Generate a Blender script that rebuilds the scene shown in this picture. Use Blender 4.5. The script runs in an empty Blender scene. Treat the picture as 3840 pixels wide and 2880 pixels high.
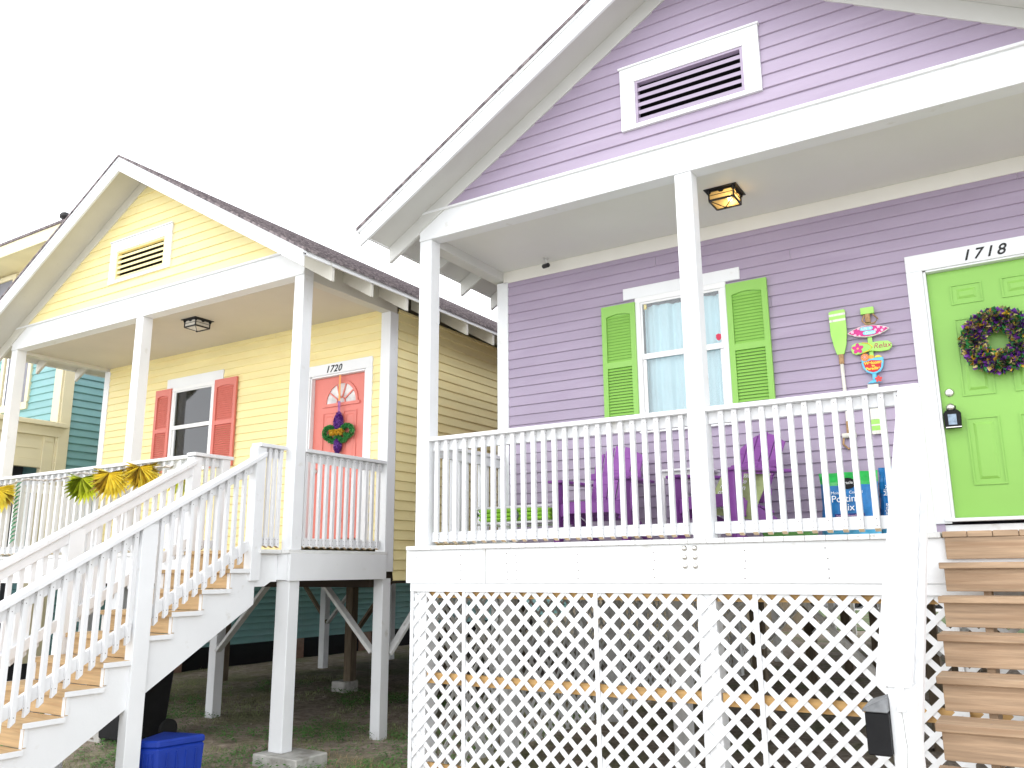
import bpy, math, random
from mathutils import Vector, Matrix
R = math.radians
random.seed(7)
SC = bpy.context.scene
COL = SC.collection
# ---------------------------------------------------------------- camera
F = Vector((math.sin(-.5573)*math.cos(.2174), math.cos(-.5573)*math.cos(.2174), math.sin(.2174)))
R0 = Vector((math.cos(-.5573), -math.sin(-.5573), 0)); U0 = R0.cross(F)
ro = -.0079
RR = R0*math.cos(ro)+U0*math.sin(ro); UU = -R0*math.sin(ro)+U0*math.cos(ro)
cd = bpy.data.cameras.new('camera'); cam = bpy.data.objects.new('camera', cd); COL.objects.link(cam)
M = Matrix((RR, UU, -F)).transposed().to_4x4(); M.translation = Vector((4.8929, -6.1386, -.2189))
cam.matrix_world = M
cd.sensor_width = 36; cd.lens = 3135.45/3840*36
cd.shift_x = -.0004; cd.shift_y = .0014; cd.clip_start = .05; cd.clip_end = 500
SC.camera = cam
# ---------------------------------------------------------------- sky, sun, exposure
SUN_EL, SUN_AZ = R(50), R(198)          # overcast: soft, from the street side
w = bpy.data.worlds.new('World'); SC.world = w; w.use_nodes = True
nt = w.node_tree; bg = nt.nodes['Background']
sky = nt.nodes.new('ShaderNodeTexSky'); sky.sky_type = 'NISHITA'; sky.sun_disc = False
sky.sun_elevation = SUN_EL; sky.sun_rotation = SUN_AZ; sky.dust_density = 6; sky.air_density = .6
mx = nt.nodes.new('ShaderNodeMix'); mx.data_type = 'RGBA'; mx.inputs[0].default_value = .965
nt.links.new(sky.outputs[0], mx.inputs[6]); mx.inputs[7].default_value = (11.2, 11.5, 12.0, 1)   # cloud deck
tcw = nt.nodes.new('ShaderNodeTexCoord'); sp_ = nt.nodes.new('ShaderNodeSeparateXYZ'); nt.links.new(tcw.outputs['Generated'], sp_.inputs[0])
mrw = nt.nodes.new('ShaderNodeMapRange'); mrw.inputs[1].default_value = 0; mrw.inputs[2].default_value = 1; mrw.inputs[3].default_value = 1.75; mrw.inputs[4].default_value = .55
nt.links.new(sp_.outputs[2], mrw.inputs[0]); mw = nt.nodes.new('ShaderNodeMix'); mw.data_type = 'RGBA'; mw.blend_type = 'MULTIPLY'; mw.inputs[0].default_value = 1
nt.links.new(mx.outputs[2], mw.inputs[6]); nt.links.new(mrw.outputs[0], mw.inputs[7])       # bright hazy horizon, darker zenith
nt.links.new(mw.outputs[2], bg.inputs[0]); bg.inputs[1].default_value = .15
sd = bpy.data.lights.new('sun', 'SUN'); sd.energy = .5; sd.angle = R(25); sd.color = (1, .97, .93)
so = bpy.data.objects.new('sun', sd); COL.objects.link(so)
sv = Vector((math.sin(SUN_AZ)*math.cos(SUN_EL), math.cos(SUN_AZ)*math.cos(SUN_EL), math.sin(SUN_EL)))
so.rotation_euler = (-sv).to_track_quat('-Z', 'Y').to_euler()
SC.view_settings.view_transform = 'Standard'; SC.view_settings.look = 'None'
SC.view_settings.exposure = .30; SC.view_settings.gamma = 1
SC.cycles.max_bounces = 10; SC.cycles.diffuse_bounces = 6; SC.cycles.transparent_max_bounces = 16
GZ = -2.05
# ---------------------------------------------------------------- materials
MATS = {}
def mat(name, col, rough=.55, var=.06, scale=3., bump=.0, bscale=40., metal=0., stretch=(1,1,1), col2=None, c2scale=2., c2lo=.5, c2hi=.65, spec=.4, island=0):
    if name in MATS: return MATS[name]
    m = bpy.data.materials.new(name); m.use_nodes = True; n = m.node_tree; L = n.links
    b = n.nodes['Principled BSDF']; b.inputs['Roughness'].default_value = rough; b.inputs['Metallic'].default_value = metal
    b.inputs['Specular IOR Level'].default_value = spec
    tc = n.nodes.new('ShaderNodeTexCoord'); mp = n.nodes.new('ShaderNodeMapping'); mp.inputs['Scale'].default_value = stretch
    geo = n.nodes.new('ShaderNodeNewGeometry')
    L.new(geo.outputs['Position'], mp.inputs['Vector'])
    nz = n.nodes.new('ShaderNodeTexNoise'); nz.inputs['Scale'].default_value = scale; nz.inputs['Detail'].default_value = 5
    L.new(mp.outputs[0], nz.inputs['Vector'])
    mr = n.nodes.new('ShaderNodeMapRange'); mr.inputs[1].default_value = .3; mr.inputs[2].default_value = .7
    mr.inputs[3].default_value = 1-var; mr.inputs[4].default_value = 1+var
    L.new(nz.outputs[0], mr.inputs[0])
    mu = n.nodes.new('ShaderNodeMix'); mu.data_type = 'RGBA'; mu.blend_type = 'MULTIPLY'; mu.inputs[0].default_value = 1
    mu.inputs[6].default_value = (*col, 1); L.new(mr.outputs[0], mu.inputs[7])
    out = mu.outputs[2]
    if col2:
        n2 = n.nodes.new('ShaderNodeTexNoise'); n2.inputs['Scale'].default_value = c2scale; n2.inputs['Detail'].default_value = 6
        L.new(mp.outputs[0], n2.inputs['Vector'])
        r2 = n.nodes.new('ShaderNodeMapRange'); r2.inputs[1].default_value = c2lo; r2.inputs[2].default_value = c2hi; r2.clamp = True
        L.new(n2.outputs[0], r2.inputs[0])
        m2 = n.nodes.new('ShaderNodeMix'); m2.data_type = 'RGBA'; L.new(r2.outputs[0], m2.inputs[0])
        L.new(out, m2.inputs[6]); m2.inputs[7].default_value = (*col2, 1); out = m2.outputs[2]
    if island:
        ri = n.nodes.new('ShaderNodeMapRange'); ri.inputs[3].default_value = 1-island; ri.inputs[4].default_value = 1+island; L.new(geo.outputs['Random Per Island'], ri.inputs[0])
        mi_ = n.nodes.new('ShaderNodeMix'); mi_.data_type = 'RGBA'; mi_.blend_type = 'MULTIPLY'; mi_.inputs[0].default_value = 1
        L.new(out, mi_.inputs[6]); L.new(ri.outputs[0], mi_.inputs[7]); out = mi_.outputs[2]
    L.new(out, b.inputs['Base Color'])
    if bump:
        n3 = n.nodes.new('ShaderNodeTexNoise'); n3.inputs['Scale'].default_value = bscale; n3.inputs['Detail'].default_value = 4
        L.new(mp.outputs[0], n3.inputs['Vector'])
        bp = n.nodes.new('ShaderNodeBump'); bp.inputs['Strength'].default_value = bump; bp.inputs['Distance'].default_value = .004
        L.new(n3.outputs[0], bp.inputs['Height']); L.new(bp.outputs[0], b.inputs['Normal'])
    MATS[name] = m; return m
WHITE = mat('white_paint', (.77, .78, .785), .5, .035, 2.2, .25, 60, col2=(.62, .61, .57), c2scale=7, c2lo=.66, c2hi=.8)
WHITEX = mat('white_rail_paint', (.74, .745, .75), .5, .05, 5, .3, 50, stretch=(1, 1, .2), col2=(.6, .58, .52), c2scale=9, c2lo=.66, c2hi=.8)
CREAMW = mat('warm_white_soffit_paint', (.62, .60, .53), .6, .04, 2, .2, 30, col2=(.5, .47, .4), c2scale=14, c2lo=.7, c2hi=.78)
SOFP = mat('white_soffit_paint', (.60, .60, .57), .6, .04, 2, .2, 30, col2=(.42, .4, .36), c2scale=14, c2lo=.72, c2hi=.79)
CEILY = mat('cream_porch_ceiling', (.60, .55, .46), .6, .04, 1.6, .1, 30)
CEILP = mat('white_porch_ceiling', (.72, .72, .68), .55, .03, 1.2, .05, 30)
PURP = mat('lilac_siding_paint', (.37, .305, .40), .5, .06, 1.5, .35, 35, stretch=(.6, .6, 3), col2=(.35, .285, .38), c2scale=2.5, island=.03)
YELL = mat('yellow_siding_paint', (.84, .73, .37), .55, .06, 1.5, .35, 35, stretch=(.6, .6, 3), col2=(.83, .70, .34), c2scale=2.5, island=.03)
TEAL = mat('teal_siding_paint', (.19, .38, .39), .55, .07, 1.5, .3, 35, stretch=(.6, .6, 3), col2=(.22, .40, .42), c2scale=2, island=.05)
CREAM = mat('cream_trim_paint', (.72, .65, .44), .6, .06, 2, .2, 30)
LIME = mat('lime_paint', (.25, .50, .095), .42, .03, 2, .05, 60)
CORAL = mat('coral_paint', (.62, .17, .13), .45, .04, 2, .05, 60)
CORALD = mat('coral_door_paint', (.66, .19, .15), .45, .05, 2, .05, 60)
SHING = mat('dark_shingle', (.12, .10, .105), .9, .5, 16, .9, 60, col2=(.25, .21, .21), c2scale=22, c2lo=.45, c2hi=.6)
WOOD = mat('fresh_treated_pine', (.52, .36, .19), .7, .18, 5, .5, 40, stretch=(.5, 6, 9), col2=(.44, .28, .14), c2scale=3, c2lo=.55, c2hi=.7)
WOODP = mat('weathered_pine_tread', (.40, .28, .18), .75, .28, 5, .5, 40, stretch=(.5, 7, 9), col2=(.33, .215, .13), c2scale=3, c2lo=.5, c2hi=.7)
WOODY = mat('yellow_pine_rail', (.58, .36, .14), .7, .18, 5, .3, 40, stretch=(.5, 6, 9))
BROWNP = mat('brown_treated_post', (.13, .10, .065), .85, .25, 5, .5, 30, stretch=(4, 4, .6))
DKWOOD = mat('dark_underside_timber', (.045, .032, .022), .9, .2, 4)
DECKW = mat('painted_deck_boards', (.72, .72, .70), .6, .1, 6, .4, 40, stretch=(5, .5, 5), col2=(.5, .49, .46), c2scale=6, c2lo=.6, c2hi=.75)
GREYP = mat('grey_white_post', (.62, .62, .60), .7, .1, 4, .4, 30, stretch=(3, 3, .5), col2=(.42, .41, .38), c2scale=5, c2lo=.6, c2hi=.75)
TANB = mat('bare_baluster_end', (.55, .42, .27), .8, .15, 20)
CONC = mat('concrete_block', (.42, .41, .38), .9, .2, 8, .8, 60, col2=(.25, .24, .21), c2scale=6)
BLACK = mat('black_metal', (.018, .018, .018), .45, .2, 10)
BLACKP = mat('black_plastic', (.009, .009, .010), .6, .25, 8, .3, 30, spec=.2)
BLUE = mat('blue_plastic', (.003, .03, .28), .5, .12, 5, .15, 30)
VINYL = mat('white_vinyl', (.80, .80, .79), .35, .02, 3)
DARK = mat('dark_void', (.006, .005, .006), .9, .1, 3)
ROOM = mat('dim_room', (.05, .05, .055), .9, .2, 3)
BLIND = mat('grey_blind', (.22, .22, .25), .8, .1, 3)
CURT = mat('pale_blue_curtain', (.66, .85, .90), .9, .05, 3, .3, 20)
SILV = mat('brushed_nickel', (.62, .6, .56), .3, .1, 8, metal=.9)
CHAIRP = mat('purple_resin', (.25, .07, .32), .45, .08, 4, .2, 50)
ROPE = mat('jute_rope', (.42, .26, .13), .9, .25, 60, .6, 200)
BOARDW = mat('distressed_white_board', (.72, .70, .62), .8, .1, 8, .3, 60, stretch=(8, 8, 1), col2=(.35, .28, .2), c2scale=10, c2lo=.68, c2hi=.72)
PINK = mat('hot_pink_paint', (.58, .03, .22), .5, .1, 8)
PALEP = mat('pale_pink_paint', (.85, .5, .62), .5, .1, 8)
AQUA = mat('aqua_paint', (.22, .62, .72), .5, .08, 8)
SKYB = mat('sky_blue_paint', (.13, .52, .74), .5, .08, 8)
REDP = mat('red_paint', (.55, .02, .02), .5, .1, 8)
REDF = mat('red_flower_paint', (.75, .06, .05), .5, .1, 8)
YELP = mat('lemon_paint', (.85, .62, .06), .5, .1, 8)
ORAP = mat('orange_paint', (.80, .24, .03), .5, .1, 8)
LIMEP = mat('light_lime_paint', (.36, .70, .14), .5, .1, 8)
WHT = mat('bright_white', (.85, .85, .85), .5, .02, 8)
PURT = mat('purple_tinsel', (.10, .02, .22), .35, .4, 60, .8, 200, metal=.2)
GRNT = mat('green_tinsel', (.04, .24, .06), .35, .5, 60, .8, 200, metal=.2)
GOLT = mat('gold_tinsel', (.62, .38, .03), .3, .4, 60, .8, 200, metal=.3)
BLKT = mat('dark_tinsel', (.03, .028, .03), .5, .4, 60)
OLIVT = mat('olive_tinsel', (.22, .20, .06), .4, .4, 60)
GOLD = mat('gold_foil', (.95, .82, .14), .3, .12, 20, metal=.15)
DKGOLD = mat('dark_gold_foil', (.50, .36, .07), .25, .15, 20, metal=.6)
GGOLD = mat('green_gold_foil', (.86, .90, .12), .3, .12, 20, metal=.15)
GFOIL = mat('green_foil', (.03, .26, .12), .3, .12, 20, metal=.6)
SILVF = mat('grey_foil', (.42, .38, .34), .35, .2, 20, metal=.6)
RIBB = mat('orange_ribbon', (.85, .33, .10), .5, .05, 8)
BAGB = mat('blue_bag_film', (.01, .16, .42), .3, .25, 12, .6, 25)
BAGG = mat('green_bag_film', (.02, .38, .07), .3, .2, 12, .6, 25)
BAGLB = mat('light_blue_print', (.08, .36, .56), .35, .35, 14)
CUSH = mat('sage_cushion', (.38, .44, .20), .85, .08, 30, .3, 80)
LGRN = mat('lime_sling_fabric', (.30, .62, .05), .7, .1, 30, .3, 120)
LGRN2 = mat('green_plastic', (.10, .26, .06), .6, .1, 8)
GRASSM = mat('grass_blades', (.22, .26, .11), .8, .4, 3, col2=(.18, .17, .07), c2scale=1.2)
WEEDM = mat('weed_leaves', (.09, .22, .05), .7, .35, 5)
STRAW = mat('dry_straw', (.38, .28, .16), .9, .2, 5)
BRICK = mat('old_brick_pier', (.27, .16, .12), .9, .2, 12, .6, 40)
CARP = mat('car_paint', (.10, .11, .13), .3, .05, 2, spec=.6)
CARW = mat('white_car_paint', (.7, .71, .72), .3, .03, 2, spec=.6)
TYRE = mat('tyre_rubber', (.02, .02, .02), .9, .1, 8)
TANH = mat('tan_siding', (.45, .38, .3), .8, .1, 3)
LEAF = mat('tree_foliage', (.06, .10, .03), .8, .4, 2)
BARK = mat('bark', (.12, .09, .06), .9, .3, 8)
PINKB = mat('shield_sticker_red', (.6, .03, .08), .5, .1, 8)
def glass():
    m = bpy.data.materials.new('window_glass'); m.use_nodes = True; n = m.node_tree; n.nodes.remove(n.nodes['Principled BSDF'])
    t = n.nodes.new('ShaderNodeBsdfTransparent'); t.inputs[0].default_value = (.93, .96, .96, 1)
    g = n.nodes.new('ShaderNodeBsdfGlossy'); g.inputs['Roughness'].default_value = .03
    fr = n.nodes.new('ShaderNodeFresnel'); fr.inputs[0].default_value = 1.5
    mr = n.nodes.new('ShaderNodeMath'); mr.operation = 'MULTIPLY_ADD'; mr.inputs[1].default_value = 1.3; mr.inputs[2].default_value = .02
    s = n.nodes.new('ShaderNodeMixShader'); n.links.new(fr.outputs[0], mr.inputs[0]); n.links.new(mr.outputs[0], s.inputs[0])
    n.links.new(t.outputs[0], s.inputs[1]); n.links.new(g.outputs[0], s.inputs[2]); n.links.new(s.outputs[0], n.nodes['Material Output'].inputs[0])
    return m
GLASS = glass()
def emis(name, col, st):
    m = bpy.data.materials.new(name); m.use_nodes = True; n = m.node_tree; b = n.nodes['Principled BSDF']
    b.inputs['Base Color'].default_value = (*col, 1); b.inputs['Emission Color'].default_value = (*col, 1); b.inputs['Emission Strength'].default_value = st
    return m
LAMPG = emis('lit_amber_glass', (1, .66, .22), 1.0)
LAMPB = emis('lit_bulb', (1, .82, .45), 14)
FROST = mat('frosted_lamp_glass', (.62, .58, .50), .4, .1, 20)
# ground: dirt with grass patches
def ground_mat():
    m = bpy.data.materials.new('dirt_and_grass'); m.use_nodes = True; n = m.node_tree; L = n.links; b = n.nodes['Principled BSDF']
    b.inputs['Roughness'].default_value = .95
    g = n.nodes.new('ShaderNodeNewGeometry')
    def noise(s, d=6):
        z = n.nodes.new('ShaderNodeTexNoise'); z.inputs['Scale'].default_value = s; z.inputs['Detail'].default_value = d
        L.new(g.outputs['Position'], z.inputs['Vector']); return z
    def ramp(src, a, c, ca, cb):
        r = n.nodes.new('ShaderNodeValToRGB'); r.color_ramp.elements[0].position = a; r.color_ramp.elements[1].position = c
        r.color_ramp.elements[0].color = (*ca, 1); r.color_ramp.elements[1].color = (*cb, 1); L.new(src, r.inputs[0]); return r
    dirt = ramp(noise(9).outputs[0], .35, .7, (.20, .16, .12), (.40, .33, .26))
    gr = ramp(noise(30, 3).outputs[0], .3, .7, (.11, .12, .05), (.25, .24, .13))
    mk = ramp(noise(1.1).outputs[0], .47, .64, (0, 0, 0), (1, 1, 1))
    x = n.nodes.new('ShaderNodeMix'); x.data_type = 'RGBA'; L.new(mk.outputs[0], x.inputs[0]); L.new(dirt.outputs[0], x.inputs[6]); L.new(gr.outputs[0], x.inputs[7])
    L.new(x.outputs[2], b.inputs['Base Color'])
    bp = n.nodes.new('ShaderNodeBump'); bp.inputs['Strength'].default_value = .9; bp.inputs['Distance'].default_value = .03
    L.new(noise(14).outputs[0], bp.inputs['Height']); L.new(bp.outputs[0], b.inputs['Normal'])
    return m
# ---------------------------------------------------------------- mesh builder
def tag(o, label=None, cat=None, group=None, kind=None):
    if label: o['label'] = label
    if cat: o['category'] = cat
    if group: o['group'] = group
    if kind: o['kind'] = kind
    return o
def empty(name, loc, label=None, cat=None, group=None, rz=0):
    o = bpy.data.objects.new(name, None); COL.objects.link(o); o.location = loc; o.rotation_euler.z = rz; o.empty_display_size = .2
    return tag(o, label, cat, group)
def rootof(o):
    while o.parent: o = o.parent
    return o
class MB:
    def __init__(s): s.v = []; s.f = []; s.m = []
    def add(s, vs, fs, mi=0):
        o = len(s.v); s.v += [tuple(p) for p in vs]; s.f += [tuple(i+o for i in q) for q in fs]; s.m += [mi]*len(fs); return s
    def box(s, x0, x1, y0, y1, z0, z1, mi=0):
        return s.hexa([(x0,y0,z0),(x1,y0,z0),(x1,y1,z0),(x0,y1,z0),(x0,y0,z1),(x1,y0,z1),(x1,y1,z1),(x0,y1,z1)], mi)
    def hexa(s, p, mi=0):
        return s.add(p, [(0,3,2,1),(4,5,6,7),(0,1,5,4),(1,2,6,5),(2,3,7,6),(3,0,4,7)], mi)
    def prism(s, poly, ax, a, b, mi=0):       # poly in the other two axes (in order), extruded along ax
        def P(q, t):
            return (t, q[0], q[1]) if ax == 'x' else (q[0], t, q[1]) if ax == 'y' else (q[0], q[1], t)
        n = len(poly)
        fs = [tuple(range(n-1, -1, -1)), tuple(range(n, 2*n))]+[(i, (i+1) % n, (i+1) % n+n, i+n) for i in range(n)]
        return s.add([P(q, a) for q in poly]+[P(q, b) for q in poly], fs, mi)
    def bar(s, a, b, w, h, mi=0, up=(0,0,1)):   # box between two points, width w (horizontal) height h
        a = Vector(a); b = Vector(b); d = (b-a).normalized(); u = Vector(up); sd_ = d.cross(u)
        if sd_.length < 1e-4: sd_ = Vector((1,0,0))
        sd_.normalize(); u = sd_.cross(d); X = sd_*w/2; Y = u*h/2
        return s.hexa([a-X-Y, a+X-Y, b+X-Y, b-X-Y, a-X+Y, a+X+Y, b+X+Y, b-X+Y], mi)
    def tube(s, pts, r, n=8, mi=0, cap=True):
        pts = [Vector(p) for p in pts]; rings = []; k = len(pts)
        for i, p in enumerate(pts):
            d = (pts[min(i+1, k-1)]-pts[max(i-1, 0)]).normalized()
            u = d.cross(Vector((0, 0, 1)) if abs(d.z) < .9 else Vector((1, 0, 0))).normalized(); v = d.cross(u)
            rr = r[i] if isinstance(r, (list, tuple)) else r
            rings.append([p+u*rr*math.cos(2*math.pi*j/n)+v*rr*math.sin(2*math.pi*j/n) for j in range(n)])
        fs = [(i*n+j, i*n+(j+1) % n, (i+1)*n+(j+1) % n, (i+1)*n+j) for i in range(k-1) for j in range(n)]
        if cap: fs += [tuple(range(n-1, -1, -1)), tuple(range((k-1)*n, k*n))]
        return s.add([q for g in rings for q in g], fs, mi)
    def lathe(s, c, prof, n=20, mi=0, ax='z'):
        c = Vector(c); vs = []
        for r_, h in prof:
            for j in range(n):
                a = 2*math.pi*j/n; q = (r_*math.cos(a), r_*math.sin(a), h)
                q = q if ax == 'z' else (q[0], q[2], q[1]) if ax == 'y' else (q[2], q[0], q[1])
                vs.append(c+Vector(q))
        k = len(prof)
        fs = [(i*n+j, i*n+(j+1) % n, (i+1)*n+(j+1) % n, (i+1)*n+j) for i in range(k-1) for j in range(n)]
        fs += [tuple(range(n-1, -1, -1)), tuple(range((k-1)*n, k*n))]
        return s.add(vs, fs, mi)
    def build(s, name, mats, parent=None, bevel=0, smooth=False, label=None, local=False):
        rl = Vector((0, 0, 0)) if (parent is None or local) else rootof(parent).location
        me = bpy.data.meshes.new(name); me.from_pydata([Vector(p)-rl for p in s.v], [], s.f)
        if not isinstance(mats, (list, tuple)): mats = [mats]
        for m in mats: me.materials.append(m)
        me.polygons.foreach_set('material_index', s.m)
        if smooth: me.polygons.foreach_set('use_smooth', [True]*len(s.f))
        me.update()
        o = bpy.data.objects.new(name, me); COL.objects.link(o); o.parent = parent
        if bevel:
            b = o.modifiers.new('bevel', 'BEVEL'); b.width = bevel; b.segments = 1; b.limit_method = 'ANGLE'; b.angle_limit = R(50)
        if label: o['label'] = label
        return o
def inst(src, name, pos, parent, rz=0):      # copy of a mesh object placed at a world position under parent
    c = src.copy(); COL.objects.link(c); c.parent = parent; c.name = name
    c.location = Vector(pos)-rootof(parent).location; c.rotation_euler = (0, 0, rz); return c
def copy_tree(o, parent=None):
    c = o.copy(); COL.objects.link(c); c.parent = parent
    for ch in list(o.children): copy_tree(ch, c)
    return c
def B(name, m, parent, *args, bevel=.003, label=None):
    return MB().box(*args).build(name, m, parent, bevel, label=label)
def text(body, size, m, parent, origin, ux=(1,0,0), uy=(0,0,1), shear=0., thick=.003, name='lettering', spacing=1., bold=0., align='LEFT', label=None):
    cu = bpy.data.curves.new('t', 'FONT'); cu.body = body; cu.size = size; cu.extrude = thick/2; cu.space_character = spacing; cu.offset = bold
    cu.align_x = align
    to = bpy.data.objects.new('t', cu); COL.objects.link(to)
    dg = bpy.context.evaluated_depsgraph_get(); me = bpy.data.meshes.new_from_object(to.evaluated_get(dg))
    bpy.data.objects.remove(to); bpy.data.curves.remove(cu)
    ux = Vector(ux); uy = Vector(uy); uz = ux.cross(uy); rl = rootof(parent).location if parent else Vector((0, 0, 0))
    for v in me.vertices:
        x, y, z = v.co; x += shear*y; v.co = Vector(origin)-rl+ux*x+uy*y+uz*z
    me.materials.clear(); me.materials.append(m); me.name = name
    o = bpy.data.objects.new(name, me); COL.objects.link(o); o.parent = parent
    if label: o['label'] = label
    return o
# clapboards: wall through P0, direction ux, outward normal nn; openings are (s0,s1,z0,z1)
def clap(mb, P0, ux, nn, s0, s1, z0, z1, ex, openings=(), clip=None, lap=.017, seed=1, bev=.004):
    rnd = random.Random(seed); P0 = Vector(P0); ux = Vector(ux); nn = Vector(nn)
    flip = ux.cross(Vector((0, 0, 1))).dot(nn) < 0
    def pt(s_, z, o_): return P0+ux*s_+Vector((0, 0, z-P0.z))+nn*o_
    k = 0
    while z0+k*ex < z1-1e-6:
        za = z0+k*ex; zb = min(z0+(k+1)*ex, z1); j = rnd.uniform(-.0015, .0015)
        cuts = sorted({za, zb}|{c for o_ in openings for c in (o_[2], o_[3]) if za < c < zb})
        for a, b in zip(cuts, cuts[1:]):
            mid = (a+b)/2; iv = [(s0, s1)]
            for o_ in openings:
                if o_[2] < mid < o_[3]:
                    iv = [q for (p, q_) in iv for q in ((p, min(q_, o_[0])), (max(p, o_[1]), q_)) if q[1]-q[0] > 1e-4]
            oa = .003+(lap+j-.003)*(1-(a-za)/ex); ob = .003+(lap+j-.003)*(1-(b-za)/ex)
            bz = a+bev if a == za and b-a > bev*1.5 else None
            if a == za: jt = rnd.uniform(s0, s1) if rnd.random() < .5 else None
            if jt: iv = [w_ for (p, q) in iv for w_ in (((p, jt-.0012), (jt+.0012, q)) if p+.1 < jt < q-.1 else ((p, q),))]
            for p, q in iv:
                la, ra, lb, rb = p, q, p, q
                if clip:
                    ca, cb_ = clip(a), clip(b); la, ra, lb, rb = max(p, ca[0]), min(q, ca[1]), max(p, cb_[0]), min(q, cb_[1])
                    if ra <= la: continue
                    if rb < lb: lb = rb = (lb+rb)/2
                if bz:
                    t_ = bev/(b-a); lm, rm_ = la+(lb-la)*t_, ra+(rb-ra)*t_; oe = max(.001, oa-bev*1.3)
                    vs = [pt(lm, bz, oa), pt(rm_, bz, oa), pt(rb, b, ob), pt(lb, b, ob), pt(la, a, oe), pt(ra, a, oe), pt(la, a, .0), pt(ra, a, .0)]
                    fs = [(0, 1, 2, 3), (4, 5, 1, 0), (6, 7, 5, 4)]
                else: fs = [(0, 1, 2, 3)]; vs = [pt(la, a, oa), pt(ra, a, oa), pt(rb, b, ob), pt(lb, b, ob)]
                if flip: fs = [tuple(reversed(f)) for f in fs]
                mb.add(vs, fs)
        k += 1
    return mb
# ---------------------------------------------------------------- shared house pieces
def siding(name, m, parent, label=None, **k):
    mb = MB()
    clap(mb, **k); return mb.build(name, m, parent, label=label)
def roof(h, x0, W, zr, slope, half, yf, yb, deckm, tag_='', overhang=.42, D=1.4):
    xc = x0+W/2
    top = lambda x: zr-slope*abs(x-xc)
    mb = MB()
    # shingle courses, both slopes
    L = half; n = int(L/.125); t = .028
    for sgn in (-1, 1):
        for i in range(n):
            a = L*(1-i/n)+.004; b = L*(1-(i+1)/n)-.004
            if i == n-1: b = 0
            xa, xb = xc+sgn*a, xc+sgn*b
            za, zb = zr-slope*a, zr-slope*b
            mb.hexa([(xa, yf-.02, za-t), (xb, yf-.02, zb-t), (xb, yb, zb-t), (xa, yb, za-t),
                     (xa, yf-.02, za+.003), (xb, yf-.02, zb-.003), (xb, yb, zb-.003), (xa, yb, za+.003)] if sgn < 0 else
                    [(xb, yf-.02, zb-t), (xa, yf-.02, za-t), (xa, yb, za-t), (xb, yb, zb-t),
                     (xb, yf-.02, zb-.003), (xa, yf-.02, za+.003), (xa, yb, za+.003), (xb, yb, zb-.003)])
    for sgn in (-1, 1):       # starter strip along the rake
        xa = xc+sgn*(half+.001); poly = [(xa, top(xa)-.001), (xc, top(xc)-.001), (xc, top(xc)-t-.002), (xa, top(xa)-t-.002)]
        mb.prism(poly[::-1] if sgn < 0 else poly, 'y', yf-.024, yf-.0202)
    rf = mb.build('roof', SHING, h)
    # soffit / deck boards under the shingles
    for sgn in (-1, 1):
        mb = MB(); a = half-.015
        def q(x, dz): return (x, top(x)-dz)
        xa = xc+sgn*a
        poly = [q(xa, t+.001), q(xc, t+.001), q(xc, .078), q(xa, .078)]
        if sgn < 0: poly = poly[::-1]
        mb.prism(poly, 'y', yf+.03, yb)
        s_ = mb.build('soffit', deckm, rf)
        # drip strip and rake fascia
        mb = MB(); xa = xc+sgn*(half-.005)
        poly = [q(xa, t), q(xc, t), q(xc, .058), q(xa, .058)]
        if sgn < 0: poly = poly[::-1]
        mb.prism(poly, 'y', yf-.012, yf+.028); mb.build('drip_edge', GREYP if 0 else WHITE, rf)
        mb = MB(); xa = xc+sgn*(half-.03)
        poly = [q(xa, .0585), q(xc, .0585), q(xc, .218), q(xa, .205)]
        if sgn < 0: poly = poly[::-1]
        mb.prism(poly, 'y', yf, yf+.03); mb.build('rake_board', WHITE, rf, .002)
        # frieze board on the gable wall
        mb = MB(); xa = xc+sgn*(W/2+.0)
        poly = [q(xa, .079), q(xc, .079), q(xc, .232), q(xa, .232)]
        if sgn < 0: poly = poly[::-1]
        mb.prism(poly, 'y', -.0265, .0); mb.build('gable_frieze', deckm, rf, .002)
        # eave drip along the side
        mb = MB(); xe = xc+sgn*(half-.014); ze = zr-slope*(half)
        mb.box(min(xe, xe-sgn*.02), max(xe, xe-sgn*.02), yf+.03, yb, ze-.072, ze-.012); mb.build('eave_board', WHITE, rf)
    # rafter tails
    proto = None
    for sgn in (-1, 1):
        k = 0
        y = .0
        while y < min(yb-.3, 13):
            xw = xc+sgn*(W/2); xt = xc+sgn*(half-.035)
            if sgn < 0 or True:
                mb = MB()
                poly = [(0, 0), (sgn*abs(xt-xw), -slope*abs(xt-xw)), (sgn*abs(xt-xw), -slope*abs(xt-xw)-.165), (sgn*abs(xt-xw)*.98, -slope*abs(xt-xw)-.168), (0, -.17)]
            if k == 0:
                if sgn > 0: poly = poly[::-1]
                mb.prism(poly, 'y', -.02, .02); src = mb.build('rafter_tail', deckm, h, .002, local=True)
                src.location = Vector((xw, y, top(xw)-.079))-h.location
            else:
                inst(src, 'rafter_tail', (xw, y, top(xw)-.079), h)
            y += .62; k += 1
    return rf
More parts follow.
